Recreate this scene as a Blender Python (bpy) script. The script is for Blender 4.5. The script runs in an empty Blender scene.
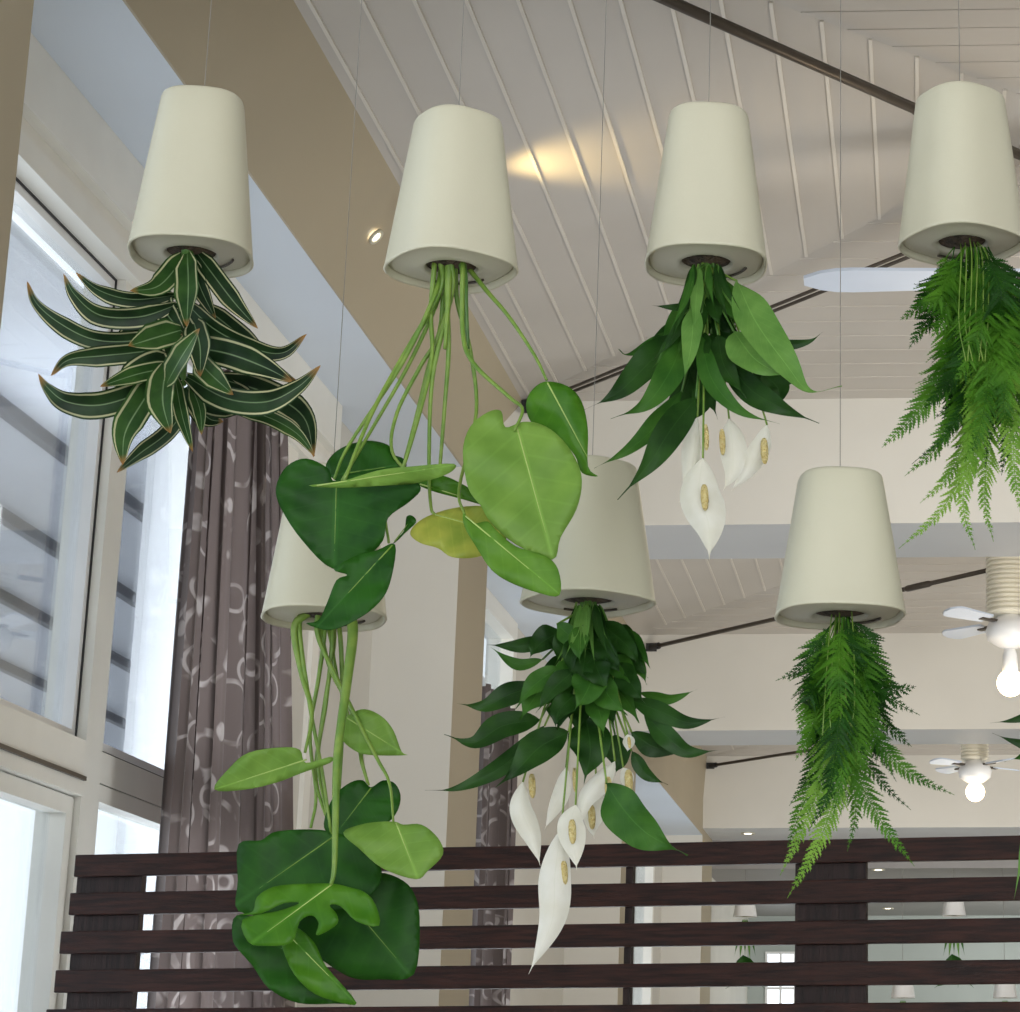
import bpy, math, random
from mathutils import Vector, Matrix
from mathutils.geometry import delaunay_2d_cdt
random.seed(7)
S = bpy.context.scene
COL = S.collection
E = 1.3                       # eye height
# ------------------------------------------------------------------ camera
PU, PV, F = 850.0, 506.0, 2257.23
dy_ = Vector((925-PU, -(1105-PV), -F)).normalized()
up_ = Vector((0, 8506.0, -F)); up_ = (up_ - up_.dot(dy_)*dy_).normalized()
dx_ = dy_.cross(up_)
W2C = Matrix((dx_, dy_, up_))           # camera vector -> world vector
def ray(u, v): return W2C @ Vector((u-PU, -(v-PV), -F))
def at(u, v, Y):
    r = ray(u, v); p = r*(Y/r.y); return Vector((p.x, p.y, p.z+E))
def atz(u, v, z):
    r = ray(u, v); p = r*((z-E)/r.z); return Vector((p.x, p.y, z))
cam = bpy.data.cameras.new('camera'); cam.sensor_width = 36; cam.lens = 36*F/1020
cam.shift_x = -(PU-510)/1020; cam.shift_y = 0.0
cam.clip_start = .05; cam.clip_end = 200
co = bpy.data.objects.new('camera', cam); COL.objects.link(co)
co.matrix_world = Matrix.Translation((0, 0, E)) @ W2C.to_4x4()
S.camera = co
# ------------------------------------------------------------------ helpers
def lin(c):
    return tuple(((x/255)/12.92 if x/255 <= .04045 else ((x/255+.055)/1.055)**2.4) for x in c)+(1,)
class NT:
    def __init__(s, name):
        s.m = bpy.data.materials.new(name); s.m.use_nodes = True
        s.t = s.m.node_tree; s.b = s.t.nodes['Principled BSDF']; s.out = s.t.nodes['Material Output']
    def n(s, t, **k):
        q = s.t.nodes.new(t)
        for a, b in k.items():
            if hasattr(q, a): setattr(q, a, b)
        return q
    def l(s, a, b): s.t.links.new(a, b)
    def math(s, op, a, b=None, clamp=False):
        q = s.n('ShaderNodeMath', operation=op); q.use_clamp = clamp
        for i, x in enumerate((a, b)):
            if x is None: continue
            if isinstance(x, (int, float)): q.inputs[i].default_value = x
            else: s.l(x, q.inputs[i])
        return q.outputs[0]
    def mix(s, f, a, b):
        q = s.n('ShaderNodeMix', data_type='RGBA')
        for i, x in ((0, f), (6, a), (7, b)):
            if isinstance(x, (int, float, tuple)): q.inputs[i].default_value = x
            else: s.l(x, q.inputs[i])
        return q.outputs[2]
def paint(name, c, rough=.5, var=.04, scale=3, bump=0, bscale=60, spec=.5, metal=0, trans=0, c2=None, stretch=None):
    k = NT(name); b = k.b
    tc = k.n('ShaderNodeTexCoord').outputs['Object']
    if stretch:
        mp = k.n('ShaderNodeMapping'); mp.inputs['Scale'].default_value = stretch; k.l(tc, mp.inputs[0]); tc = mp.outputs[0]
    nz = k.n('ShaderNodeTexNoise'); nz.inputs['Scale'].default_value = scale; nz.inputs['Detail'].default_value = 5; k.l(tc, nz.inputs['Vector'])
    A = lin(c); Bc = lin(c2) if c2 else tuple(min(1, x*(1-var*3)) for x in A[:3])+(1,)
    r = k.n('ShaderNodeMapRange'); r.inputs[1].default_value = .35; r.inputs[2].default_value = .65; k.l(nz.outputs[0], r.inputs[0])
    k.l(k.mix(r.outputs[0], A, Bc), b.inputs['Base Color'])
    b.inputs['Roughness'].default_value = rough; b.inputs['Metallic'].default_value = metal
    b.inputs['Specular IOR Level'].default_value = spec
    if bump:
        n2 = k.n('ShaderNodeTexNoise'); n2.inputs['Scale'].default_value = bscale; k.l(tc, n2.inputs['Vector'])
        bp = k.n('ShaderNodeBump'); bp.inputs['Strength'].default_value = bump; bp.inputs['Distance'].default_value = .01
        k.l(n2.outputs[0], bp.inputs['Height']); k.l(bp.outputs[0], b.inputs['Normal'])
    if trans: addtrans(k, A, trans)
    return k.m
def addtrans(k, colr, fac):
    t = k.n('ShaderNodeBsdfTranslucent')
    if isinstance(colr, tuple): t.inputs[0].default_value = colr
    else: k.l(colr, t.inputs[0])
    mx = k.n('ShaderNodeMixShader'); mx.inputs[0].default_value = fac
    k.l(k.b.outputs[0], mx.inputs[1]); k.l(t.outputs[0], mx.inputs[2]); k.l(mx.outputs[0], k.out.inputs[0])
def emis(name, c, st):
    k = NT(name); k.b.inputs['Base Color'].default_value = lin(c)
    k.b.inputs['Emission Color'].default_value = lin(c); k.b.inputs['Emission Strength'].default_value = st
    return k.m
def leafmat(name, dark, light, kind='plain', rough=.35, trans=.25, vein=.5, veinc=None, ns=14):
    """UV: x = across (0..1, midrib .5), y = along 0..1"""
    k = NT(name); b = k.b
    uv = k.n('ShaderNodeUVMap'); sp = k.n('ShaderNodeSeparateXYZ'); k.l(uv.outputs[0], sp.inputs[0])
    x, y = sp.outputs[0], sp.outputs[1]
    t = k.math('MULTIPLY', k.math('ABSOLUTE', k.math('SUBTRACT', x, .5)), 2)     # 0 mid .. 1 edge
    tc = k.n('ShaderNodeTexCoord').outputs['Object']
    nz = k.n('ShaderNodeTexNoise'); nz.inputs['Scale'].default_value = 18; nz.inputs['Detail'].default_value = 3; k.l(tc, nz.inputs['Vector'])
    r = k.n('ShaderNodeMapRange'); r.inputs[1].default_value = .35; r.inputs[2].default_value = .65; k.l(nz.outputs[0], r.inputs[0])
    c = k.mix(r.outputs[0], lin(dark), lin(light))
    vc = lin(veinc) if veinc else tuple(min(1, q*1.9+.02) for q in lin(light)[:3])+(1,)
    mid = k.math('SUBTRACT', 1, k.math('DIVIDE', t, .05), True)
    # side veins: stripes slanting to the tip
    ph = k.math('SINE', k.math('MULTIPLY', k.math('SUBTRACT', y, k.math('MULTIPLY', t, .22)), ns*6.283))
    sv = k.math('MULTIPLY', k.math('SUBTRACT', ph, .86, True), 4, True)
    f = k.math('MAXIMUM', k.math('MULTIPLY', mid, vein), k.math('MULTIPLY', sv, vein*.35))
    c = k.mix(f, c, vc)
    if kind == 'striped':
        s1 = k.math('SUBTRACT', 1, k.math('DIVIDE', k.math('ABSOLUTE', k.math('SUBTRACT', t, .80)), .085), True)
        s1 = k.math('MULTIPLY', s1, 2.2, True)
        n2 = k.n('ShaderNodeTexNoise'); n2.inputs['Scale'].default_value = 7; k.l(tc, n2.inputs['Vector'])
        s1 = k.math('MULTIPLY', s1, k.math('MULTIPLY', n2.outputs[0], 1.5, True), True)
        c = k.mix(s1, c, lin((206, 204, 160)))
        s2 = k.math('SUBTRACT', 1, k.math('DIVIDE', t, .07), True)
        c = k.mix(k.math('MULTIPLY', s2, .65), c, lin((150, 175, 130)))
        tip = k.math('MULTIPLY', k.math('SUBTRACT', y, .90, True), 12, True)
        c = k.mix(tip, c, lin((150, 110, 60)))
    k.l(c, b.inputs['Base Color']); b.inputs['Roughness'].default_value = rough
    b.inputs['Specular IOR Level'].default_value = .22
    bp = k.n('ShaderNodeBump'); bp.inputs['Strength'].default_value = .35; bp.inputs['Distance'].default_value = .004
    k.l(k.math('SUBTRACT', 1, f), bp.inputs['Height']); k.l(bp.outputs[0], b.inputs['Normal'])
    if trans: addtrans(k, c, trans)
    return k.m
ORG = {}
def world_org(p):
    while p is not None:
        if p.name in ORG: return ORG[p.name]
        p = p.parent
    return Vector((0, 0, 0))
def tag(o, label=None, cat=None, group=None, kind=None):
    if label: o['label'] = label
    if cat: o['category'] = cat
    if group: o['group'] = group
    if kind: o['kind'] = kind
    return o
def thing(name, loc, label=None, cat=None, group=None, kind=None):
    o = bpy.data.objects.new(name, None); COL.objects.link(o); o.empty_display_size = .05
    o.location = loc; ORG[o.name] = Vector(loc)
    return tag(o, label, cat, group, kind)
class MB:
    def __init__(s): s.v = []; s.f = []; s.uv = []; s.mi = []; s.hasuv = False
    def add(s, vs, fs, uvs=None, mi=0):
        o = len(s.v); s.v += [Vector(p) for p in vs]
        for f in fs: s.f.append([i+o for i in f]); s.mi.append(mi)
        if uvs: s.hasuv = True
        s.uv += uvs if uvs else [(.5, .5)]*len(vs)
    def box(s, a, b, mi=0):
        x0, y0, z0 = a; x1, y1, z1 = b
        vs = [(x, y, z) for z in (z0, z1) for y in (y0, y1) for x in (x0, x1)]
        s.add(vs, [(0, 2, 3, 1), (4, 5, 7, 6), (0, 1, 5, 4), (2, 6, 7, 3), (0, 4, 6, 2), (1, 3, 7, 5)], mi=mi)
    def obox(s, c, ax, ay, az, mi=0):      # oriented box, half-vectors
        vs = [c+ax*i+ay*j+az*k for k in (-1, 1) for j in (-1, 1) for i in (-1, 1)]
        s.add(vs, [(0, 2, 3, 1), (4, 5, 7, 6), (0, 1, 5, 4), (2, 6, 7, 3), (0, 4, 6, 2), (1, 3, 7, 5)], mi=mi)
    def tube(s, pts, r, n=8, mi=0, cap=True):
        pts = [Vector(p) for p in pts]; m = len(pts)
        rs = r if isinstance(r, (list, tuple)) else [r]*m
        o = []; t0 = (pts[1]-pts[0]).normalized()
        a = t0.orthogonal().normalized()
        for i, p in enumerate(pts):
            t = (pts[min(i+1, m-1)]-pts[max(i-1, 0)]).normalized()
            a = (a-a.dot(t)*t).normalized(); b = t.cross(a)
            o += [p+(a*math.cos(2*math.pi*j/n)+b*math.sin(2*math.pi*j/n))*rs[i] for j in range(n)]
        fs = [(i*n+j, i*n+(j+1) % n, (i+1)*n+(j+1) % n, (i+1)*n+j) for i in range(m-1) for j in range(n)]
        if cap: fs += [tuple(range(n))[::-1], tuple((m-1)*n+j for j in range(n))]
        s.add(o, fs, [(.5, i/(m-1)) for i in range(m) for j in range(n)], mi)
    def rings(s, rings, close0=True, close1=True, mi=0):
        n = len(rings[0]); vs = [p for r in rings for p in r]
        fs = [(i*n+j, i*n+(j+1) % n, (i+1)*n+(j+1) % n, (i+1)*n+j) for i in range(len(rings)-1) for j in range(n)]
        if close0: fs.append(tuple(range(n))[::-1])
        if close1: fs.append(tuple((len(rings)-1)*n+j for j in range(n)))
        s.add(vs, fs, mi=mi)
    def lathe(s, c, prof, n=28, mi=0):      # prof: list of (r,z)
        c = Vector(c)
        s.rings([[c+Vector((r*math.cos(2*math.pi*j/n), r*math.sin(2*math.pi*j/n), z)) for j in range(n)] for r, z in prof], mi=mi)
    def build(s, name, mats, parent=None, smooth=False, **tg):
        me = bpy.data.meshes.new(name); o = bpy.data.objects.new(name, me); COL.objects.link(o)
        og = world_org(parent) if parent else Vector((0, 0, 0))
        if parent is None and tg.pop('base', True) and s.v:
            og = Vector((sum(p.x for p in s.v)/len(s.v), sum(p.y for p in s.v)/len(s.v), min(p.z for p in s.v)))
            o.location = og; ORG[o.name] = og
        me.from_pydata([tuple(p-og) for p in s.v], [], s.f)
        for m in (mats if isinstance(mats, (list, tuple)) else [mats]): me.materials.append(m)
        me.polygons.foreach_set('material_index', s.mi)
        if s.hasuv:
            l = me.uv_layers.new(name='UVMap')
            for lp in me.loops: l.data[lp.index].uv = s.uv[lp.vertex_index]
        if smooth: me.polygons.foreach_set('use_smooth', [True]*len(me.polygons))
        me.update()
        if parent: o.parent = parent
        return tag(o, **tg)
def crom(P, n, closed=False):
    P = [Vector(p) for p in P]; m = len(P); out = []
    segs = m if closed else m-1
    for i in range(segs):
        if closed: p0, p1, p2, p3 = P[(i-1) % m], P[i], P[(i+1) % m], P[(i+2) % m]
        else:
            p1, p2 = P[i], P[i+1]; p0 = P[i-1] if i else p1*2-p2; p3 = P[i+2] if i+2 < m else p2*2-p1
        for j in range(n):
            t = j/n
            out.append(.5*((2*p1)+(p2-p0)*t+(2*p0-5*p1+4*p2-p3)*t*t+(3*p1-p0-3*p2+p3)*t**3))
    if not closed: out.append(P[-1])
    return out
# ------------------------------------------------------------------ materials
M = {}
M['bulk'] = paint('cream_wall_paint', (180, 168, 144), .55, .02, 1.2, .05, 200)
M['wall'] = paint('offwhite_wall_paint', (212, 209, 201), .6, .02, 1.2, .05, 200)
M['sofa'] = paint('daylight_tinted_soffit', (218, 227, 238), .6, .015, 1, .03, 200)  # bluish cast of window daylight is put into this colour
M['beamp'] = paint('daylight_tinted_beam', (224, 228, 232), .55, .02, 1)  # beam undersides: cool daylight from below tinted into the paint
M['ceil'] = paint('ceiling_board_paint', (194, 188, 180), .33, .02, 1.5)
M['bead'] = paint('ceiling_bead_paint', (218, 212, 202), .35, .02, 2)
M['frame'] = paint('window_frame_paint', (240, 238, 230), .35, .02, 4)
M['floor'] = paint('floor_tile', (188, 178, 164), .5, .05, 2)
M['ground'] = paint('pale_paving', (205, 205, 205), .8, .05, 2)
M['far'] = paint('grey_green_wall_paint', (168, 176, 172), .5, .03, 1)
M['farceil'] = paint('grey_ceiling_paint', (150, 147, 146), .5, .03, 1)
M['steel'] = paint('dark_steel', (88, 80, 72), .4, .05, 20, metal=.5)
M['cable'] = paint('galvanised_cable', (150, 148, 142), .4, .05, 20, metal=.4)
M['black'] = paint('black_gasket', (38, 38, 40), .5, .05, 10)
M['pot'] = paint('cream_pot_plastic', (204, 200, 178), .42, .012, 6, .04, 260)
M['potin'] = paint('cream_pot_plastic_disc', (206, 202, 184), .45, .02, 6)
M['soil'] = paint('dark_mesh_insert', (52, 44, 38), .8, .1, 60, .8, 160, c2=(92, 76, 62))
M['wood'] = paint('dark_stained_wood', (32, 16, 13), .42, .1, 5, .25, 30, spec=.3, c2=(64, 34, 26), stretch=(.8, 10, 22))
M['wood2'] = paint('dark_stained_wood_post', (30, 17, 15), .5, .1, 5, .25, 30, spec=.3, c2=(54, 36, 33), stretch=(16, 16, 1.2))
M['canopy'] = paint('grey_canopy_board', (214, 219, 230), .5, .03, 1.5)
M['joist'] = paint('canopy_joist', (96, 102, 114), .5, .05, 3)
M['white'] = paint('white_lacquer', (236, 236, 236), .3, .02, 4)
M['fanw'] = paint('pale_fan_blade', (196, 206, 222), .3, .02, 4)
M['stem'] = paint('green_petiole', (130, 158, 66), .42, .08, 30, c2=(100, 138, 50), trans=.12)
M['rib'] = paint('pale_leaf_rib', (172, 196, 108), .45, .04, 30)
M['stemd'] = paint('dark_green_stem', (62, 104, 40), .4, .08, 30, c2=(88, 130, 56), trans=.1)
M['spathe'] = leafmat('white_spathe', (240, 238, 224), (248, 247, 238), rough=.5, trans=.4, vein=.15, veinc=(205, 212, 180), ns=4)
M['spadix'] = paint('cream_spadix', (238, 222, 160), .7, .1, 200, .9, 400, c2=(222, 196, 122))
M['drac'] = leafmat('striped_dracaena_leaf', (20, 40, 20), (38, 64, 32), 'striped', .42, .12, .12, ns=3)
M['dracb'] = leafmat('striped_dracaena_leaf_lighter', (36, 66, 30), (60, 94, 42), 'striped', .42, .2, .12, ns=3)
M['lilyd'] = leafmat('lily_leaf_dark', (26, 58, 18), (42, 80, 26), rough=.42, trans=.18, vein=.25)
M['lilym'] = leafmat('lily_leaf_mid', (46, 92, 30), (66, 112, 38), rough=.45, trans=.25, vein=.25)
M['lilyl'] = leafmat('lily_leaf_light', (92, 138, 62), (114, 158, 76), rough=.42, trans=.3, vein=.3)
M['mond'] = leafmat('monstera_leaf_dark', (20, 66, 8), (36, 88, 14), rough=.5, trans=.15, vein=.3, ns=6)
M['monm'] = leafmat('monstera_leaf_mid', (62, 116, 22), (82, 134, 32), rough=.36, trans=.25, vein=.3, ns=6)
M['monl'] = leafmat('monstera_leaf_light', (112, 152, 62), (130, 168, 74), rough=.42, trans=.3, vein=.3, ns=6)
M['mong'] = leafmat('monstera_leaf_fresh', (84, 132, 40), (104, 150, 52), rough=.42, trans=.3, vein=.3, ns=6)
M['mony'] = leafmat('monstera_leaf_yellowish', (140, 164, 64), (186, 190, 84), rough=.35, trans=.3, vein=.25, ns=6)
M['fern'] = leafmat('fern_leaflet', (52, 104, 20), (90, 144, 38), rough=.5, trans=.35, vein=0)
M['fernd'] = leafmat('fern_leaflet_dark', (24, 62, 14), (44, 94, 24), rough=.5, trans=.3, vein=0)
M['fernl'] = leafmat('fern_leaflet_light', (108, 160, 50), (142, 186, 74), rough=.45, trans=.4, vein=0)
M['bulb'] = emis('lamp_globe', (255, 224, 180), 9)
M['spotl'] = emis('spot_lens', (255, 246, 225), 5)
M['warm'] = paint('cream_ribbed_drum', (238, 232, 214), .35, .03, 5)
M['sheer'] = paint('white_panel', (250, 251, 253), .7, .005, 2, trans=.75)
def glass():
    k = NT('window_glass'); t = k.n('ShaderNodeBsdfTransparent'); g = k.n('ShaderNodeBsdfGlossy'); g.inputs['Roughness'].default_value = .02
    t.inputs[0].default_value = (.93, .95, .96, 1)
    fr = k.n('ShaderNodeFresnel'); fr.inputs[0].default_value = 1.35
    mx = k.n('ShaderNodeMixShader'); k.l(k.math('MULTIPLY', fr.outputs[0], .6), mx.inputs[0]); k.l(t.outputs[0], mx.inputs[1]); k.l(g.outputs[0], mx.inputs[2]); k.l(mx.outputs[0], k.out.inputs[0])
    return k.m
M['glass'] = glass()
def curtain_mat():
    k = NT('patterned_curtain'); uv = k.n('ShaderNodeUVMap')
    vo = k.n('ShaderNodeTexVoronoi'); vo.feature = 'F1'; vo.inputs['Scale'].default_value = 6.2; vo.inputs['Randomness'].default_value = .75
    k.l(uv.outputs[0], vo.inputs['Vector'])
    def ring(src, rad, w): return k.math('SUBTRACT', 1, k.math('DIVIDE', k.math('ABSOLUTE', k.math('SUBTRACT', src, rad)), w), True)
    nz = k.n('ShaderNodeTexNoise'); nz.inputs['Scale'].default_value = 7; k.l(uv.outputs[0], nz.inputs['Vector'])
    m1 = k.math('MULTIPLY', k.math('SUBTRACT', nz.outputs[0], .42, True), 9, True)
    r = k.math('MULTIPLY', k.math('MULTIPLY', ring(vo.outputs['Distance'], .36, .045), 2, True), m1)
    vo2 = k.n('ShaderNodeTexVoronoi'); vo2.inputs['Scale'].default_value = 3.6; k.l(uv.outputs[0], vo2.inputs['Vector'])
    m2 = k.math('SUBTRACT', 1, m1, True)
    r2 = k.math('MULTIPLY', k.math('MULTIPLY', ring(vo2.outputs['Distance'], .40, .04), 2.5, True), m2)
    rr = k.math('MAXIMUM', r, r2)
    c = k.mix(rr, lin((104, 91, 87)), lin((166, 155, 150)))
    k.l(c, k.b.inputs['Base Color']); k.b.inputs['Roughness'].default_value = .45
    k.b.inputs['Sheen Weight'].default_value = .3
    addtrans(k, c, .6); return k.m
M['curtain'] = curtain_mat()
# ------------------------------------------------------------------ room shell
XB, XW, XE, XR = -2.22, -2.66, -1.94, 3.14      # bulkhead edge, window plane, left eave, right eave
XC = .6; ZE = E+3.33; KS = .095
eave = {0: (-1.94, 3.33), 1: (-1.94, 3.33), 2: (-2.17, 3.43), 3: (-2.19, 3.43)}
beams = [(-1.6, -.9), (4.4, 5.10), (10.5, 11.2), (16.66, 17.38), (22.8, 23.87)]
fl = MB(); fl.box((-2.9, -3, -.1), (3.9, 30.1, 0)); fl.build('floor', M['floor'], kind='structure')
gr = MB(); gr.box((-30, -5, -.14), (-2.9, 60, -.04)); gr.build('ground', M['ground'], kind='structure')
# ceilings
cl = MB(); PITCH = .158
XE0, ZE0 = XE, ZE
for kb, (a, b) in enumerate(zip(beams[:-1], beams[1:])):
    XE, ZE = eave[kb][0], E+eave[kb][1]
    Y0, Y1 = a[1], b[0]; Ym = (Y0+Y1)/2; za = ZE+(XC-XE)*KS
    hx = XC-XE; hy = Ym-Y0; A = Vector((XC, Ym, za))
    c = [Vector((XE, Y0, ZE)), Vector((XR, Y0, ZE)), Vector((XR, Y1, ZE)), Vector((XE, Y1, ZE))]
    cl.add(c+[A], [(0, 4, 1), (1, 4, 2), (2, 4, 3), (3, 4, 0)])
    z_of = lambda p, ZE=ZE, hx=hx: ZE+max(0, p)*hx*KS      # p = 0 eave .. 1 apex
    def bead(p, q, hz=.006):
        d = (q-p); L = d.length
        if L < .05: return
        cdir = d/2; sd = Vector((-d.y, d.x, 0)).normalized()*.0065
        cl.obox((p+q)/2+Vector((0, 0, -.001)), cdir, sd*(1 if hz > .005 else .7), Vector((0, 0, hz)), 1 if hz > .005 else 0)
    x = -.63-PITCH*8
    while x < XR:
        t = (x-XE)/hx if x < XC else (XR-x)/hx
        if 0.01 < t < .98: bead(Vector((x, Y0+t*hy, z_of(t))), Vector((x, Y1-t*hy, z_of(t))))
        x += PITCH
    y = Y0+.08
    while y < Y1:
        t = (y-Y0)/hy if y < Ym else (Y1-y)/hy
        if .01 < t < .98: bead(Vector((XE+t*hx, y, z_of(t))), Vector((XR-t*hx, y, z_of(t))), .0022)
        y += PITCH
XE, ZE = XE0, ZE0
cl.build('ceiling', [M['ceil'], M['bead']], kind='structure')
fc = MB(); fc.box((-2.7, 23.87, E+2.4), (3.9, 30.1, E+2.5)); fc.box((-2.7, 23.87, E+2.5), (3.9, 23.97, E+3.0)); fc.build('ceiling_far', M['farceil'], kind='structure')
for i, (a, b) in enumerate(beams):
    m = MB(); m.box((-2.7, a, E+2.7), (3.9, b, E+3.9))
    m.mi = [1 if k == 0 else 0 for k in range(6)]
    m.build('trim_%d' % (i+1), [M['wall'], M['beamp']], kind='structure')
# bulkhead above the window zone (sloping face from soffit edge to ceiling eave)
bw = MB()
for k, (a, b) in enumerate(zip(beams[:-1], beams[1:])):
    Y0, Y1 = a[1], b[0]; zs = E+(2.63 if k == 3 else 3.0)
    xe, ze = eave[k][0], E+eave[k][1]
    prof = [(XB, zs), (XB, E+3.0), (xe, ze), (xe, E+3.6), (-2.4, E+3.6), (-2.4, zs+.02), (XB-.01, zs+.02)]
    if k != 3: prof = [(XB, E+3.0), (xe, ze), (xe, E+3.6), (-2.4, E+3.6), (-2.4, E+3.02)]
    bw.rings([[Vector((x, y, z)) for x, z in prof] for y in (Y0, Y1)])
for (a, b) in beams:
    bw.box((-2.7, a, 0), (XB, b, E+2.7)); bw.mi[-4] = 1
bw.build('wall_left', [M['bulk'], M['wall']], kind='structure')
sf = MB()
for k, (a, b) in enumerate(zip(beams[:-1], beams[1:])):
    zs = E+(2.63 if k == 3 else 3.0)
    sf.box((-2.9, a[1], zs+.001), (XB-.002, b[0], zs+.019))
sf.build('ceiling_soffit', M['sofa'], kind='structure')
ow = MB()                                        # plain outer wall where there is no window
ow.box((-2.8, 8.98, 0), (-2.62, 10.5, E+3.0)); ow.box((-2.8, 14.2, 0), (-2.62, 16.66, E+3.0)); ow.box((-2.8, 11.2, 0), (-2.62, 12.0, E+3.0))
ow.box((-2.8, -1, 0), (-2.62, .6, E+3.0)); ow.box((-2.8, 12.0, 0), (-2.62, 14.2, .5)); ow.box((-2.8, 17.38, 0), (-2.62, 18.2, E+2.63)); ow.box((-2.8, 22, 0), (-2.62, 22.8, E+2.63))
ow.box((-2.8, 18.2, 0), (-2.62, 22, .5)); ow.box((-2.8, 23.87, 0), (-2.3, 30, E+2.4))
ow.build('wall_left_outer', M['wall'], kind='structure')
wr = MB(); wr.box((3.4, -1, 0), (3.6, 30.1, E+3.9)); wr.box((XR, -1, E+3.32), (3.6, 30.1, E+3.5)); wr.build('wall_right', M['wall'], kind='structure')
# far wall with an opening for its window
wa, wb = at(765, 996, 30), at(796, 975, 30)
fw = MB(); x0, x1, z0, z1 = wa.x, wb.x, wa.z, wb.z+.3
fw.box((-2.8, 30, 0), (x0, 30.15, E+2.5)); fw.box((x1, 30, 0), (3.6, 30.15, E+2.5)); fw.box((x0, 30, 0), (x1, 30.15, z0-.4)); fw.box((x0, 30, z1), (x1, 30.15, E+2.5))
fw.build('wall_back', M['far'], kind='structure')
# ------------------------------------------------------------------ windows
def frame_rect(m, y0, y1, z0, z1, w, x0, x1):
    m.box((x0, y0, z0), (x1, y0+w, z1)); m.box((x0, y1-w, z0), (x1, y1, z1))
    m.box((x0, y0+w, z0), (x1, y1-w, z0+w)); m.box((x0, y0+w, z1-w), (x1, y1-w, z1))
w = thing('window_1', (XW, 7.2, 0), kind='structure')
m = MB()   # outer frame, head, mullions, transom
m.box((-2.78, 5.1, E+2.78), (-2.56, 9.5, E+3.0)); m.box((-2.78, 5.1, E+2.72), (-2.60, 9.5, E+2.78)); m.box((-2.76, 5.1, E+2.64), (-2.58, 9.5, E+2.72))
m.box((-2.76, 6.95, 0), (-2.62, 7.10, E+2.66)); m.box((-2.76, 8.75, 0), (-2.60, 9.0, E+2.66)); m.box((-2.76, 5.1, 0), (-2.6, 5.22, E+2.66)); m.box((-2.76, 9.4, 0), (-2.6, 9.5, E+2.66))
m.box((-2.759, 5.1, E+1.0), (-2.64, 9.5, E+1.10)); m.box((-2.758, 5.1, E+.93), (-2.61, 6.95, E+1.10))
m.build('window_frame', M['frame'], w)
for y0, y1 in ((5.22, 6.95), (7.10, 8.75)):
    m = MB(); frame_rect(m, y0, y1, E+1.10, E+2.64, .035, -2.72, -2.655)
    cs = m.build('fixed_light_frame', M['white'], w)
    g = MB(); g.box((-2.695, y0+.03, E+1.13), (-2.689, y1-.03, E+2.61)); g.build('glass_pane', M['glass'], cs)
    m = MB(); frame_rect(m, y0, y1, E+1.10, E+2.64, .007, -2.6549, -2.650); m.build('gasket', M['black'], cs)
    zt = E+.93 if y0 < 6 else E+1.0
    m = MB(); frame_rect(m, y0+.005, y1-.005, .1, zt-.005, .055, -2.71, -2.64)
    cs = m.build('casement', M['frame'], w)
    g = MB(); g.box((-2.695, y0+.05, .15), (-2.689, y1-.05, zt-.05)); g.build('glass_pane', M['glass'], cs)
    if y0 < 6: m = MB(); m.box((-2.61, 5.6, E+.975), (-2.600, 6.93, E+.988)); m.build('drip_rail', M['steel'], cs)
for n, (y0, y1, zt, zb) in enumerate(((12.0, 14.2, 3.0, .5), (18.2, 22.0, 2.63, .5), (.6, 4.4, 3.0, .0))):
    w2 = thing('window_%d' % (n+2), (XW, (y0+y1)/2, zb), kind='structure')
    m = MB(); frame_rect(m, y0, y1, zb, E+zt, .12, -2.76, -2.60); m.box((-2.75, (y0+y1)/2-.06, zb), (-2.61, (y0+y1)/2+.06, E+zt)); m.build('window_frame', M['frame'], w2)
    g = MB(); g.box((-2.685, y0+.1, zb+.1), (-2.679, y1-.1, E+zt-.1)); g.build('glass_pane', M['glass'], w2)
w5 = thing('window_5', ((x0+x1)/2, 30, z0-.4), kind='structure')
m = MB(); t = .03
for xx in (x0, (x0+x1)/2-t/2, x1-t): m.box((xx, 29.98, z0-.4), (xx+t, 30.1, z1))
m.box((x0, 29.985, z0-.4), (x1, 30.09, z0-.37)); m.box((x0, 29.985, z1-.03), (x1, 30.09, z1)); m.box((x0, 29.985, (z0-.4+z1)/2), (x1, 30.09, (z0-.4+z1)/2+t))
m.build('window_frame', M['white'], w5)
# ------------------------------------------------------------------ outside: canopy, column
cp = thing('covered_walkway', (-5, 12, 0), 'grey boarded canopy with dark joists outside the tall left window', 'canopy')
m = MB(); m.box((-6.95, 2, E+2.9), (-3.12, 26, E+2.95)); m.build('canopy_deck', M['canopy'], cp)
for xj in (-3.9, -4.62, -5.36, -6.21):
    m = MB(); m.box((xj-.025, 2, E+2.84), (xj+.025, 26, E+2.9)); m.build('joist', M['joist'], cp)
m = MB(); m.box((-7.05, 2, E+2.75), (-6.95, 26, E+2.98)); m.build('fascia', M['canopy'], cp)
m = MB(); m.box((-7.0, 25.9, 0), (-2.95, 26.1, E+2.9)); m.build('end_wall', M['wall'], cp)
m = MB(); m.box((-2.93, 8.15, 0), (-2.90, 9.9, E+2.6)); m.build('exterior_screen', M['sheer'], label='bright white panel just outside the window, left of the patterned curtain', cat='screen')
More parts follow.
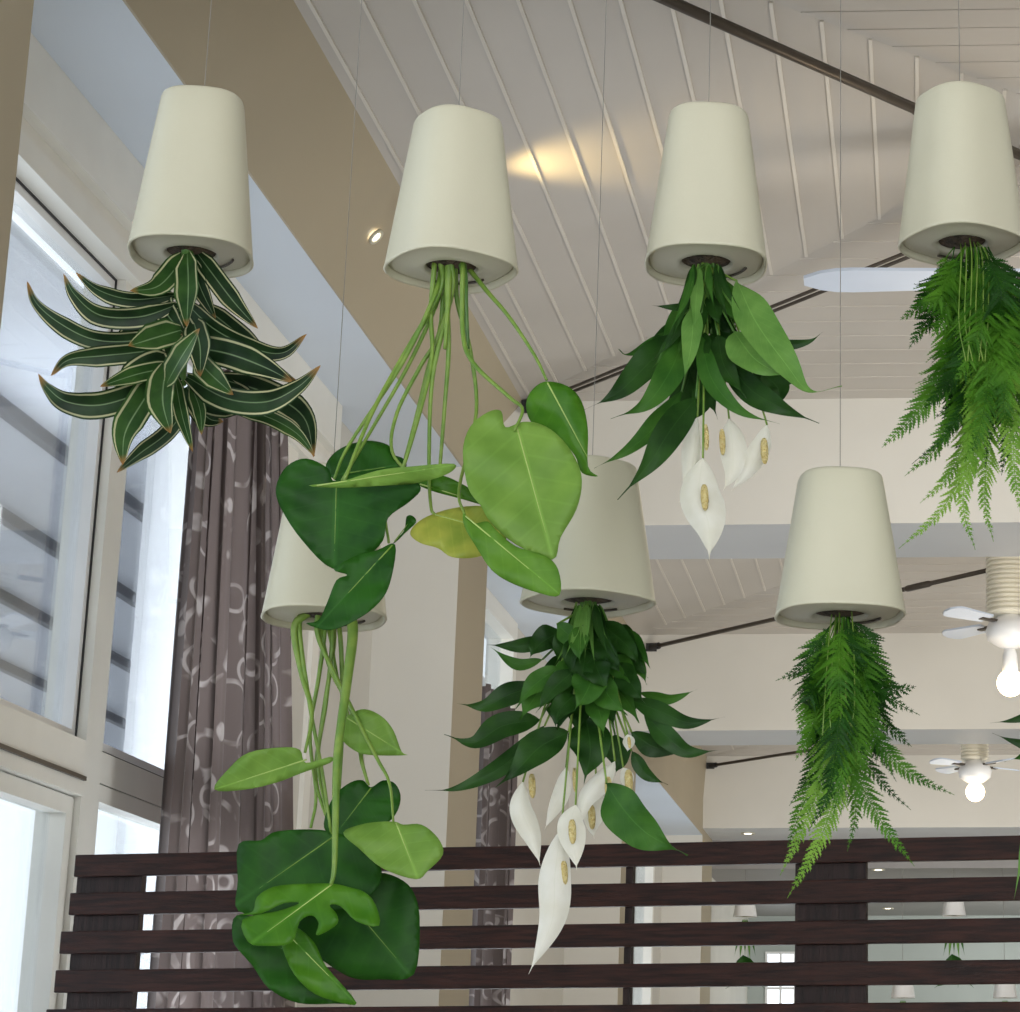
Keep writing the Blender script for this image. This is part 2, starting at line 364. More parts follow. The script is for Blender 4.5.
# ------------------------------------------------------------------ curtains
def curtain(y0, y1, x, z0, z1, folds, amp, flare=1., **tg):
    m = MB(); n = 220; nz = 24; vs = []; uvs = []
    L = 0; prev = None; rs = [random.uniform(.6, 1.3) for _ in range(40)]
    for i in range(n+1):
        s = i/n; ph = s*folds*2*math.pi+1.1*math.sin(s*9)
        for j in range(nz+1):
            h = j/nz
            a = amp*(.75+.25*math.sin(h*2.1+i*.05))*rs[int(s*folds) % 40]
            px = x+a*math.sin(ph+.35*math.sin(h*3))+.25*a*math.sin(2.3*ph+h)
            py = y0+(y1-y0)*s*(1+(flare-1)*h)*(1+.015*math.sin(h*4)) + .015*math.sin(2*ph)
            vs.append((px, py, z0+(z1-z0)*h))
            uvs.append((s*(y1-y0)*1.5, h*(z1-z0)))
    fs = [(i*(nz+1)+j, (i+1)*(nz+1)+j, (i+1)*(nz+1)+j+1, i*(nz+1)+j+1) for i in range(n) for j in range(nz)]
    m.add(vs, fs, uvs); return m.build('curtain', M['curtain'], smooth=True, **tg)
curtain(7.30, 9.34, -2.47, .05, E+2.52, 9, .05, .50, label='brown grey curtain with ring pattern hanging by the big left window', cat='curtain', group='ring patterned curtains')
curtain(12.5, 13.6, -2.47, .05, E+2.30, 6, .05, .9, label='dark narrow curtain seen beyond the tan pier, behind the slatted screen', cat='curtain', group='ring patterned curtains')
# ------------------------------------------------------------------ slatted screen
TH = -math.atan2(.40, 2.7); O = at(57, 856, 6.5); ux = Vector((math.cos(TH), math.sin(TH), 0)); uy = Vector((-ux.y, ux.x, 0))
fn = thing('slatted_screen', (O.x+2.5, O.y-.2, 0), 'dark stained wooden slatted screen across the bottom, in front of the windows', 'screen')
LF = 4.6; top = E+.697
def fx(u, v=900):                   # distance along the screen for a pixel column
    r = ray(u, v); # intersect with vertical plane through O with normal uy
    t = (O-Vector((0, 0, E))).dot(uy)/r.dot(uy); p = r*t
    return (p-(O-Vector((0, 0, E)))).dot(ux)
k = 0
while True:
    zt = top-k*.1085
    if zt < .08: break
    m = MB(); off = -.012*((k*7) % 3-1)+.0
    ln0 = 0.07 - min(k, 4)*.012 + (.006 if k % 2 else 0)
    m.obox(O*1+ux*((LF+ln0)/2)+Vector((0, 0, zt-.032-O.z))+uy*(-.012), ux*((LF-ln0)/2), uy*.012, Vector((0, 0, .0315)))
    o = m.build('slat', M['wood'], fn); bv = o.modifiers.new('b', 'BEVEL'); bv.width = .003; bv.segments = 2
    k += 1
for a, b in ((fx(75), fx(140)), (fx(625), fx(632)), (fx(795), fx(866)), (3.8, 3.87)):
    m = MB(); m.obox(O+ux*((a+b)/2)+Vector((0, 0, (top-.01)/2-O.z))+uy*.016, ux*((b-a)/2), uy*.014, Vector((0, 0, (top-.01)/2)))
    m.build('post', M['wood2'], fn)
# ------------------------------------------------------------------ bracing cables
HX = {1: .62, 2: .555, 3: .47}
def hubp(i): a, b = beams[i], beams[i+1]; return Vector((HX[i], (a[1]+b[0])/2, E+3.30))
names = {1: 'nearest bay', 2: 'second bay', 3: 'farthest bay'}
def rodthing(i, end, side, label, r=.011, double=False):
    h = hubp(i); t = thing('bracing_rod', end, label, 'rod', 'ceiling bracing rods')
    d = (h-end).normalized(); e2 = h-d*.10; sd = Vector((-d.y, d.x, 0)).normalized()
    m = MB()
    if double:
        for s in (-1, 1): m.tube([end+d*.05+sd*s*.02, e2+sd*s*.02], .008, 8)  # second tube stands in for the rod's shadow line
    else: m.tube([end+d*.03, e2], r, 8)
    m.build('rod', M['steel'], t, smooth=True)
    m = MB(); m.tube([end, end+d*.09], .026, 12); m.obox(end+Vector((0, side*.0, 0)), Vector((.04, 0, 0)), Vector((0, .012, 0)), Vector((0, 0, .03))); m.build('anchor', M['black'], t)
    mid = end+(e2-end)*.80
    m = MB(); m.tube([mid-d*.14, mid-d*.10, mid+d*.10, mid+d*.14], [.012, .022, .022, .012], 10); m.build('turnbuckle', M['steel'], t, smooth=True)
rodthing(1, Vector((-1.88, 5.12, E+3.295)), 1, 'thick dark rod crossing the ceiling at top right', .02, False)
rodthing(1, Vector((-1.90, 10.47, E+3.295)), -1, 'dark rod doubled by its shadow line, running up behind the flowering plant to the fan blade', double=True)
rodthing(2, Vector((-2.03, 16.64, E+3.33)), -1, 'dark rod with turnbuckle passing behind lower right planter', .016)
rodthing(3, Vector((-2.15, 22.78, E+3.33)), -1, 'small faint rod lowest and farthest, left of the lower fern', .016)
rodthing(2, Vector((3.1, 16.64, E+3.33)), -1, 'short rod right of the second ceiling fan', .014)
rodthing(3, Vector((3.1, 22.78, E+3.33)), -1, 'thin rod right of the farthest ceiling fan', .014)
# ------------------------------------------------------------------ ceiling fans
def fan(i, label, ang, zl, BL=.84, dr=1.):
    h = hubp(i); t = thing('ceiling_fan', (h.x, h.y, h.z), label, 'ceiling fan', 'white ceiling fans with globe lamps')
    top_z = ZE+(XC-XE)*KS
    m = MB(); prof = [(.05, top_z-.01), (.10, top_z-.01)]; z = top_z-.03
    while z > E+3.0: prof += [(.115*dr, z), (.115*dr, z-.012), (.102*dr, z-.016), (.102*dr, z-.022)]; z -= .03
    prof += [(.05, z)]
    m.lathe((h.x, h.y, 0), prof, 32); m.build('ribbed_drum', M['warm'], t, smooth=False)
    m = MB(); m.lathe((h.x, h.y, 0), [(.05, E+3.0), (.075, E+2.97), (.13, E+2.93), (.15, E+2.88), (.14, E+2.82), (.08, E+2.78), (.03, E+2.76)], 36); m.build('motor_housing', M['white'], t, smooth=True)
    for k in range(4):
        a = ang+k*math.pi/2; d = Vector((math.cos(a), math.sin(a), 0)); s = Vector((-d.y, d.x, .18)).normalized()
        n = 14; vs = []
        for q in range(n+1):
            r = .20+BL*q/n; wd = .055+.03*q/n
            if q > n-3: wd *= (1, .93, .72, .3)[q-(n-3)] if q-(n-3) < 4 else 1
            for e in (-1, 1):
                for hh in (-.006, .006): vs.append(Vector((h.x, h.y, E+2.93))+d*r+s*e*wd+Vector((0, 0, hh)))
        fs = []
        for q in range(n):
            b = q*4; fs += [(b, b+4, b+6, b+2), (b+1, b+3, b+7, b+5), (b, b+1, b+5, b+4), (b+2, b+6, b+7, b+3)]
        fs += [(0, 2, 3, 1), (n*4, n*4+1, n*4+3, n*4+2)]
        m = MB(); m.add(vs, fs); bl = m.build('blade', M['fanw'], t)
        m = MB(); m.obox(Vector((h.x, h.y, E+2.925))+d*.18, d*.08, Vector((-d.y, d.x, 0))*.02, Vector((0, 0, .008))); m.build('blade_bracket', M['steel'], bl)
    m = MB(); m.lathe((h.x, h.y, 0), [(.03, E+2.78), (.045, E+2.72), (.05, zl+.07), (.03, zl+.06)], 20); m.build('lamp_holder', M['white'], t, smooth=True)
    m = MB(); R = .085; m.lathe((h.x, h.y, zl), [(max(.002, R*math.sin(math.pi*q/14)), R*math.cos(math.pi*q/14)) for q in range(15)], 24); m.build('lamp_globe', M['bulb'], t, smooth=True)
    L = bpy.data.lights.new('globe_glow', 'POINT'); L.energy = 14; L.color = (1, .84, .62); L.shadow_soft_size = .09
    lo = bpy.data.objects.new('globe_glow', L); COL.objects.link(lo); lo.location = (h.x, h.y, zl-.2)
fan(1, 'ceiling fan at right edge with its pale blade beside top right planter', math.pi, E+2.6)
fan(2, 'ceiling fan cut by right edge, bright globe lamp above the lily tips', math.pi*.25, at(1012, 683, hubp(2).y).z, .36, 1.25)
fan(3, 'small distant ceiling fan, lit globe right of the lower fern', math.pi*.22, at(975, 792, hubp(3).y).z, .30, 1.1)
# recessed spotlight on the sloping bulkhead
nrm = Vector((.3, 0, -.28)).normalized()          # face normal of the bulkhead (towards room)
def spotfit(p, n, label, r=.035, name='recessed_spotlight'):
    t = thing(name, p, label, 'spotlight', 'small recessed lights')
    a = n.orthogonal().normalized(); b = n.cross(a)
    def disc(r0, z0): return [p+n*z0+(a*math.cos(q*math.pi/12)+b*math.sin(q*math.pi/12))*r0 for q in range(24)]
    m = MB(); m.rings([disc(r*1.0, .0), disc(r*1.5, .0), disc(r*1.45, .012), disc(r*1.0, .010)], False, False); m.build('trim_ring', M['potin'], t, smooth=True)
    m = MB(); m.rings([disc(r*.98, .002), disc(r*.8, .008)]); m.build('lens', M['spotl'], t)
r_ = ray(375, 236); # intersect with sloping plane through (XB, z=3.0)
pl = Vector((XB, 0, 3.0)); tt = pl.dot(nrm)/r_.dot(nrm); P_ = r_*tt
spotfit(Vector((P_.x, P_.y, P_.z+E)), nrm, 'small recessed light on the tan bulkhead left of second planter', .022)
for (u, v, z, l) in ((748, 833, E+2.7, 'tiny warm downlight under the far beam, left of the lower fern'), (878, 868, E+2.4, 'tiny downlight in the far ceiling, upper one seen between the screen slats'), (888, 908, E+2.4, 'tiny downlight in the far ceiling, lower one seen between the screen slats')):
    p = atz(u, v, z-.001); p.y = max(p.y, 23.95 if z < E+2.5 else 0); spotfit(p, Vector((0, 0, -1)), l, .05)
# added spotlight, hidden behind a pot, to make the warm glow on the boards
bs = Vector((-1.70, 7.74, E+3.345))
t = thing('added_spotlight', bs, 'added spotlight hidden behind the second planter, making the glow on the boards', 'spotlight')
m = MB(); m.tube([bs, bs+Vector((0, 0, -.17))], .008, 8); m.tube([bs, bs+Vector((0, 0, -.012))], .03, 16); m.build('bracket', M['steel'], t)
m = MB(); m.tube([bs+Vector((-.06, 0, -.20)), bs+Vector((-.03, 0, -.19)), bs+Vector((.05, 0, -.165))], [.015, .025, .028], 16); m.build('lamp_head', M['steel'], t, smooth=True)
L = bpy.data.lights.new('added_spot_glow', 'SPOT'); L.energy = 19; L.color = (1, .74, .32); L.spot_size = math.radians(80); L.spot_blend = 1; L.shadow_soft_size = .05
lo = bpy.data.objects.new('added_spot_glow', L); COL.objects.link(lo); lo.location = bs+Vector((.08, 0, -.16))
lo.rotation_euler = Vector((1, 0, .42)).to_track_quat('-Z', 'Y').to_euler()
# ------------------------------------------------------------------ planters
def sq(c, r, z, rot, n=48, ex=2.7):
    out = []
    for j in range(n):
        a = 2*math.pi*j/n; ca, sa = math.cos(a), math.sin(a)
        rr = r/((abs(ca)**ex+abs(sa)**ex)**(1/ex))
        x, y = rr*ca, rr*sa
        out.append(Vector((c.x+x*math.cos(rot)-y*math.sin(rot), c.y+x*math.sin(rot)+y*math.cos(rot), z)))
    return out
class Pl: pass
def planter(u, v, Y, wpx, vtop, ceilz, rot, label, topr=.67, small=False, name='hanging_planter', grp='white upside-down hanging planters'):
    P = Pl(); c = at(u, v, Y); P.c = c; P.Y = Y; P.px = Y/2257*1.03
    P.rt = t = thing(name, c, label, 'hanging planter', grp)
    R = wpx/2*P.px*1.07/(1+.10*abs(math.sin(2*rot)))
    r = ray(u, vtop+wpx*.125); topz = E+(r*(Y/r.y)).z; H = topz-c.z
    P.R = R; P.H = H
    Rt = R*topr
    rr = lambda h: R+(Rt-R)*h
    b = R*.06
    outer = [sq(c, .004, c.z+H, rot), sq(c, Rt-b*1.6, c.z+H, rot), sq(c, Rt-b*.6, c.z+H-b*.15, rot), sq(c, Rt-b*.1, c.z+H-b*.6, rot), sq(c, rr(1-b*1.3/H), c.z+H-b*1.3, rot)]
    for q in range(1, 7): h = (1-b*1.3/H)*(1-q/6.0)+.02*(q/6.0); outer.append(sq(c, rr(h), c.z+H*h, rot))
    th = R*.05
    outer += [sq(c, R+.0005, c.z+.002, rot), sq(c, R-th*.5, c.z-.001, rot), sq(c, R-th, c.z+.002, rot), sq(c, R-th-.002, c.z+H*.09, rot)]
    m = MB(); m.rings(outer, True, False); m.build('pot', M['white'] if small else M['pot'], t, smooth=True)
    zd = c.z+H*.03
    m = MB()
    m.rings([sq(c, R-th-.001, zd+.012, rot), sq(c, R-th-.0015, zd+.004, rot), sq(c, R*.86, zd, rot), sq(c, R*.50, zd-.003, rot), sq(c, R*.45, zd-.006, rot, ex=2), sq(c, R*.42, zd-.003, rot, ex=2), sq(c, R*.41, zd+.02, rot, ex=2)], False, False)
    m.build('locking_disc', M['potin'], t, smooth=True)
    if not small:
        m = MB(); arc = [c+Vector((math.cos(a), math.sin(a), 0))*R*.68+Vector((0, 0, zd-c.z-.004)) for a in [rot+.2+i*.09 for i in range(16)]]
        m.tube(arc, .0022, 6); m.build('locking_clip', M['steel'], t, smooth=True)
    m = MB(); m.rings([sq(c, R*.42, zd+.012, rot, ex=2), sq(c, R*.40, zd+.002, rot, ex=2), sq(c, R*.2, zd-.004, rot, ex=2), sq(c, .003, zd-.006, rot, ex=2)], True, True); m.build('mesh_insert', M['soil'], t, smooth=True)
    top = Vector((c.x, c.y, c.z+H)); m = MB(); m.tube([top, Vector((c.x, c.y, ceilz))], (.0007 if not small else .003), 6)
    wi = m.build('hanging_wire', M['cable'], t)
    m = MB(); m.tube([top-Vector((0, 0, .004)), top+Vector((0, 0, .006)), top+Vector((0, 0, .018))], [.004, .0028, .0016], 8); m.build('wire_clamp', M['cable'], wi, smooth=True)
    P.hub = Vector((c.x, c.y, zd)); P.hr = R*.3
    return P
def ribbon(P, pts, w, mat, name='leaf', fold=.3, roll=0., prof='lance', wave=.0, tipd=0., parent=None, seg=5, dep=None, uvflip=False, droop=0):
    """leaf blade; pts = [(u,v,depth offset)], w = full width in px"""
    sp = [at(u, v, P.Y+d) for u, v, d in pts]
    sp = crom(sp, seg); n = len(sp); W = w*P.px/2
    cum = [0]
    for a, b in zip(sp, sp[1:]): cum.append(cum[-1]+(b-a).length)
    L = cum[-1]; NW = 6; vs = []; uvs = []
    ph = random.uniform(0, 6)
    for i, p in enumerate(sp):
        s = cum[i]/L
        t = (sp[min(i+1, n-1)]-sp[max(i-1, 0)]).normalized()
        nn = Vector((0, -1, -.25)); nn = nn-nn.dot(t)*t
        if nn.length < .15: nn = t.orthogonal()
        nn.normalize(); sd = t.cross(nn)
        rl = roll*(1-.3*s); a, b = math.cos(rl), math.sin(rl)
        sd, nn = sd*a+nn*b, nn*a-sd*b
        if prof == 'lance': wd = max(math.sin(math.pi*min(1, (s/.9)**.80))**1.05*(1-.1*s) if s < .9 else 0, .05*(1-s)/.12 if s > .5 else 0)
        elif prof == 'strap': wd = min(1, .35+s*3)*min(1, (1-s)*2.6)**.75
        elif prof == 'spathe': wd = max(math.sin(math.pi*min(1, (s/.94)**.8))**.9 if s < .94 else 0, .06*(1-s)/.1 if s > .5 else 0)
        else: wd = 1
        wd = max(wd, .012)
        for j in range(NW+1):
            q = j/NW*2-1
            off = fold*abs(q)**1.3*W*wd
            if prof == 'spathe': off = fold*q*q*W*wd
            wv = wave*W*math.sin(s*15+ph+q*1.5)*abs(q)
            vs.append(p+sd*q*W*wd-nn*(-off)*1.0+nn*wv)
            uvs.append(((q+1)/2, s))
    fs = [(i*(NW+1)+j, i*(NW+1)+j+1, (i+1)*(NW+1)+j+1, (i+1)*(NW+1)+j) for i in range(n-1) for j in range(NW)]
    m = MB(); m.add(vs, fs, uvs)
    return m.build(name, mat, parent or P.rt, smooth=True)
def stem(P, pts, r0, r1, mat, name='stem', parent=None, fromhub=True, hubj=1.0):
    sp = [at(u, v, P.Y+d) for u, v, d in pts]
    if fromhub:
        h = sp[0]; hh = Vector((P.hub.x+max(-1, min(1, (h.x-P.hub.x)/P.hr))*P.hr*.8, P.hub.y+random.uniform(-1, 1)*P.hr*.7*hubj, P.hub.z+.004)); sp = [hh]+sp
    sp = crom(sp, 6); n = len(sp); m = MB(); m.tube(sp, [r0+(r1-r0)*i/(n-1) for i in range(n)], 7)
    return m.build(name, mat, parent or P.rt, smooth=True)
def shape_leaf(P, outline, attach, tip, mat, dep=0., tx=0., tv=0., cup=.12, parent=None, rim=None, n=4, step=7, name='leaf', bend=0.):
    """broad leaf from its outline in px; depth: base offset + tilt + fold about the midrib"""
    ol = crom([Vector((u, v, 0)) for u, v in outline], n, True)
    pts = [(p.x, p.y) for p in ol]; ne = len(pts)
    edges = [(i, (i+1) % ne) for i in range(ne)]
    us = [p[0] for p in pts]; vv = [p[1] for p in pts]
    def inside(x, y):
        c = False; j = ne-1
        for i in range(ne):
            if (vv[i] > y) != (vv[j] > y) and x < (us[j]-us[i])*(y-vv[i])/(vv[j]-vv[i])+us[i]: c = not c
            j = i
        return c
    y = min(vv)+step/2; g = []; row = 0
    while y < max(vv):
        x = min(us)+(step/2 if row % 2 else 0)
        while x < max(us):
            if inside(x, y) and min((x-a)**2+(y-b)**2 for a, b in pts) > (step*.5)**2: g.append((x, y))
            x += step
        y += step*.86; row += 1
    r = delaunay_2d_cdt([Vector(p) for p in pts+g], edges, [], 1, 1e-4)
    V, Fc = r[0], r[2]
    A = Vector(attach); T = Vector(tip); ax = T-A; Lp = ax.length; ax = ax/Lp; nx = Vector((-ax.y, ax.x))
    wmax = max(abs((Vector(p)-A).dot(nx)) for p in pts)
    vs = []; uvs = []
    for p in V:
        q = Vector((p[0], p[1]))-A; al = q.dot(ax)/Lp; ac = q.dot(nx)
        d = dep+(q.x*tx+q.y*tv)*P.px-cup*abs(ac)*P.px+bend*(al**2)*Lp*P.px
        d += .004*math.sin(al*14+abs(ac)/wmax*5)*min(1, abs(ac)/wmax*2)
        vs.append(at(p[0], p[1], P.Y+d)); uvs.append((.5+.5*ac/wmax, al))
    m = MB(); m.add(vs, [tuple(f) for f in Fc], uvs)
    o = m.build(name, mat, parent or P.rt, smooth=True)
    sm = o.modifiers.new('thick', 'SOLIDIFY'); sm.thickness = .0009; sm.offset = 0
    return o
CZ0 = lambda x: ZE+max(0, (x-XE))*KS*.9
# ---- planter 1: striped dracaena
R1 = math.radians(12)
P1 = planter(191, 257, 3.65, 122, 86, CZ0(-1.2), R1, 'white hanging planter with cream-striped dark leaves, far left by the window')
def c2(*pp): return [(x/3, 220+y/3, d) for x, y, d in pp]
DR = [  # points, width px, mat, roll
 (((560, 100, 0), (480, 195, -.06), (390, 213, -.10)), 22, 'dracb', .3),
 (((530, 225, -.02), (400, 238, -.03), (300, 212, -.04), (228, 158, -.05)), 17, 'drac', .5),
 (((530, 255, -.03), (420, 290, -.05), (300, 285, -.07), (225, 225, -.09), (190, 160, -.1)), 21, 'drac', .4),
 (((520, 330, 0), (400, 362, -.02), (280, 358, -.03), (180, 310, -.04), (110, 250, -.04), (82, 185, -.04)), 19, 'drac', .2),
 (((545, 330, -.05), (460, 355, -.1), (385, 378, -.14)), 27, 'dracb', .1),
 (((540, 380, 0), (400, 398, -.02), (300, 408, -.04), (205, 420, -.05), (152, 468, -.05)), 20, 'drac', .3),
 (((540, 470, -.02), (420, 520, -.05), (300, 555, -.08), (200, 545, -.10), (145, 505, -.1), (115, 462, -.1)), 25, 'drac', .2),
 (((530, 440, -.03), (430, 458, -.08), (350, 482, -.12), (300, 500, -.14)), 18, 'dracb', .2),
 (((480, 470, -.04), (425, 550, -.08), (375, 640, -.1), (368, 735, -.11)), 27, 'dracb', .2),
 (((560, 560, 0), (500, 640, .02), (420, 700, .03), (350, 758, .03)), 16, 'drac', .2),
 (((500, 430, -.06), (488, 540, -.12), (512, 640, -.15)), 29, 'dracb', .0),
 (((525, 470, -.04), (545, 580, -.09), (578, 696, -.1)), 14, 'dracb', .2),
 (((500, 490, -.12), (545, 410, -.2), (600, 325, -.25)), 22, 'dracb', .2),
 (((545, 235, -.03), (640, 325, -.06), (760, 385, -.06), (850, 398, -.06), (920, 342, -.06)), 21, 'drac', -.3),
 (((588, 95, 0), (640, 165, -.02), (705, 250, -.02), (774, 326, -.02)), 20, 'drac', .1),
 (((560, 290, 0), (680, 370, 0), (800, 440, 0), (900, 492, 0)), 24, 'drac', -.2),
 (((560, 470, -.04), (680, 535, -.08), (800, 545, -.1), (895, 500, -.1), (962, 436, -.1)), 24, 'drac', -.2),
 (((640, 470, .03), (800, 520, .05), (910, 590, .05), (942, 712, .05)), 27, 'drac', .1),
 (((700, 570, .02), (800, 590, .01), (890, 640, 0), (945, 708, 0)), 15, 'dracb', .1),
 (((560, 380, -.04), (680, 400, -.08), (790, 440, -.09), (880, 486, -.1)), 28, 'drac', .1),
 (((590, 420, -.06), (640, 470, -.1), (700, 524, -.12)), 22, 'dracb', .1),
 (((575, 110, 0), (600, 200, -.02), (648, 300, -.02)), 16, 'drac', .1),
 (((562, 100, -.02), (565, 200, -.06), (560, 320, -.08)), 24, 'dracb', -.1),
 (((540, 250, .02), (525, 350, 0), (535, 470, -.02)), 26, 'drac', 0),
 (((560, 500, .02), (620, 590, .03), (670, 605, .03)), 22, 'drac', 0),
 (((575, 500, -.02), (600, 570, -.04), (605, 645, -.05)), 14, 'dracb', 0),
 (((590, 480, .03), (700, 520, .05), (800, 575, .05)), 26, 'drac', 0),
 (((500, 300, .03), (420, 330, .04), (330, 380, .04)), 22, 'drac', 0),
 (((480, 400, .04), (400, 560, .05), (350, 650, .05)), 22, 'drac', 0),
 (((600, 250, .04), (700, 330, .06), (820, 430, .06)), 22, 'drac', 0),
 (((480, 205, .01), (500, 280, -.03), (560, 350, -.06)), 22, 'drac', .2),
 (((520, 420, .0), (440, 440, -.02), (340, 520, -.03)), 26, 'drac', .1),
 (((580, 300, -.04), (600, 380, -.09), (600, 470, -.11)), 24, 'drac', .1),
 (((600, 540, .0), (660, 560, -.03), (760, 560, -.05)), 22, 'drac', .1),
]
stem(P1, [(188, 268, 0), (184, 330, 0), (182, 385, -.01)], .012, .007, M['stemd'], 'cane')
for pts, w_, mt, rl in DR: ribbon(P1, c2(*pts), w_*1.12, M[mt], fold=.35, roll=rl, prof='strap', wave=.05, seg=7)
# ---- planter 2: monstera (upper)
P2 = planter(451, 271, 3.40, 132, 105, CZ0(-.7), math.radians(40), 'white hanging planter second from left, long stems and big heart-shaped leaves', .66)
def o9(*pp): return [(260+x/2.811, 260+y/2.811) for x, y in pp]
def c9(*pp): return [(260+x/2.811, 260+y/2.811, d) for x, y, d in pp]
def mleaf(P, outl, att, tip, mt, st, dep, r=(.0045, .0022), smt='stem', **k):
    lf = shape_leaf(P, outl, att, tip, M[mt], dep=dep, **k)
    if st: stem(P, st, r[0], r[1], M[smt], 'petiole', parent=lf)
    # raised midrib
    a = at(*att, P.Y+dep-.003); T = Vector(tip); A = Vector(att)
    pts = [at(A.x+(T.x-A.x)*q, A.y+(T.y-A.y)*q, P.Y+dep+((T.x-A.x)*q*k.get('tx', 0)+(T.y-A.y)*q*k.get('tv', 0))*P.px+k.get('bend', 0)*q*q*(T-A).length*P.px-.0008) for q in [i/6*.8 for i in range(7)]]
    m = MB(); m.tube(pts, [.0013*(1-i/8) for i in range(7)], 6); m.build('midrib', M['rib'] if mt != 'mond' else M['stem'], lf, smooth=True)
    return lf
mleaf(P2, o9((738, 455), (690, 470), (678, 425), (640, 428), (590, 470), (570, 540), (585, 640), (620, 690), (650, 740), (720, 800), (822, 842), (845, 780), (890, 700), (905, 620), (885, 555), (840, 495), (790, 462)),
      o9((722, 470))[0], o9((823, 840))[0], 'monl', c9((570, 200, -.02), (600, 290, -.05), (700, 385, -.09), (738, 420, -.12), (715, 480, -.135)), -.13, tx=.15, tv=-.1, cup=.06)
mleaf(P2, o9((800, 342), (760, 372), (748, 410), (762, 455), (800, 470), (840, 500), (885, 550), (905, 598), (950, 608), (922, 580), (922, 480), (905, 400), (865, 355)),
      o9((808, 345))[0], o9((948, 606))[0], 'monm', c9((640, 90, .0), (700, 160, -.02), (770, 265, -.04), (806, 338, -.05)), -.05, tx=.1, tv=.1, cup=-.25)
mleaf(P2, o9((205, 620), (190, 585), (130, 558), (75, 580), (45, 640), (60, 700), (120, 790), (205, 868), (290, 840), (345, 790), (360, 725), (420, 680), (452, 640), (400, 600), (300, 600), (240, 610)),
      o9((215, 625))[0], o9((208, 866))[0], 'mond', c9((490, 100, -.01), (400, 290, -.02), (250, 520, -.04), (208, 615, -.06)), -.06, tx=-.05, tv=.1, cup=.15)
mleaf(P2, o9((190, 565), (230, 528), (300, 508), (360, 520), (370, 545), (405, 560), (405, 590), (330, 620), (240, 630), (190, 600)),
      o9((240, 600))[0], o9((400, 575))[0], 'mond', c9((500, 110, .01), (420, 290, .0), (300, 500, -.02), (230, 620, -.07)), .0, tv=-.2, cup=.1)
mleaf(P2, o9((138, 634), (230, 622), (330, 592), (430, 580), (545, 573), (530, 600), (450, 625), (380, 632), (230, 640)),
      o9((160, 634))[0], o9((540, 577))[0], 'monl', None, -.10, tv=.6, cup=.1)
mleaf(P2, o9((440, 625), (500, 605), (560, 625), (640, 678), (640, 692), (560, 670), (480, 648)),
      o9((450, 630))[0], o9((636, 686))[0], 'monm', c9((505, 200, .02), (450, 300, .02), (385, 430, .01), (372, 540, 0), (440, 620, 0)), .0, cup=.1)
mleaf(P2, o9((485, 715), (440, 740), (422, 770), (450, 795), (500, 810), (540, 835), (610, 835), (680, 800), (700, 740), (650, 695), (560, 695)),
      o9((490, 715))[0], o9((690, 770))[0], 'mony', c9((530, 130, 0), (485, 330, .0), (475, 560, 0), (480, 690, -.02), (492, 716, -.02)), -.02, tv=-.3, cup=.1)
mleaf(P2, o9((572, 712), (600, 740), (640, 735), (665, 760), (720, 805), (800, 830), (838, 870), (842, 942), (780, 935), (700, 905), (650, 870), (610, 810), (575, 750)),
      o9((578, 720))[0], o9((840, 938))[0], 'mong', c9((555, 120, .02), (590, 250, .03), (608, 430, .03), (560, 640, -.05), (575, 715, -.10)), -.16, tv=-.1, cup=.1)
mleaf(P2, o9((380, 800), (330, 815), (260, 835), (208, 870), (245, 885), (215, 900), (190, 960), (165, 1012), (130, 1022), (200, 1040), (290, 1000), (345, 950), (370, 890)),
      o9((372, 802))[0], o9((180, 1010))[0], 'mond', c9((480, 150, .0), (480, 300, 0), (410, 560, -.02), (355, 700, -.02), (362, 795, -.04)), -.08, tv=-.1, cup=.25)
mleaf(P2, o9((375, 795), (405, 760), (412, 722), (430, 720), (438, 738), (410, 765), (385, 790)), o9((378, 792))[0], o9((430, 722))[0], 'mond', None, -.03)
for k, pts in enumerate((((525, 90, 0), (530, 250, 0), (520, 400, .02), (505, 590, .02)), ((540, 90, .0), (480, 280, .02), (440, 440, .03), (405, 570, .03)), ((505, 90, .0), (385, 300, -.02), (310, 440, -.05), (235, 625, -.09)))):
    stem(P2, c9(*pts), .0052, .0028, M['stem'], 'petiole')
stem(P2, c9((530, 60, -.01), (528, 130, -.01), (520, 250, -.01)), .008, .003, M['stem'], 'petiole')
stem(P2, c9((575, 60, -.01), (578, 130, -.01), (585, 250, 0)), .007, .003, M['stemd'], 'petiole')
# ---- planter 6: monstera (lower left)
P6 = planter(324, 619, 3.78, 121, 458, CZ0(-1), math.radians(20), 'white hanging planter low at left behind leaves, pierced leaves over screen', .67)
def o10(*pp): return [(200+x/2.457, 600+y/2.457) for x, y in pp]
def c10(*pp): return [(200+x/2.457, 600+y/2.457, d) for x, y, d in pp]
mleaf(P6, o10((320, 385), (260, 400), (245, 368), (200, 362), (120, 375), (75, 410), (35, 465), (110, 466), (190, 448), (250, 425), (320, 400)),
      o10((262, 392))[0], o10((38, 464))[0], 'monl', c10((232, 70, 0), (250, 180, 0), (275, 280, -.02), (258, 375, -.04)), -.05, tv=.3, cup=.1, r=(.008, .0025))
mleaf(P6, o10((345, 310), (370, 280), (405, 268), (445, 285), (475, 320), (495, 372), (508, 381), (440, 382), (390, 375), (350, 345)),
      o10((362, 290))[0], o10((505, 380))[0], 'monl', c10((300, 90, .02), (320, 170, .02), (355, 240, .01), (375, 285, 0)), .0, cup=.15)
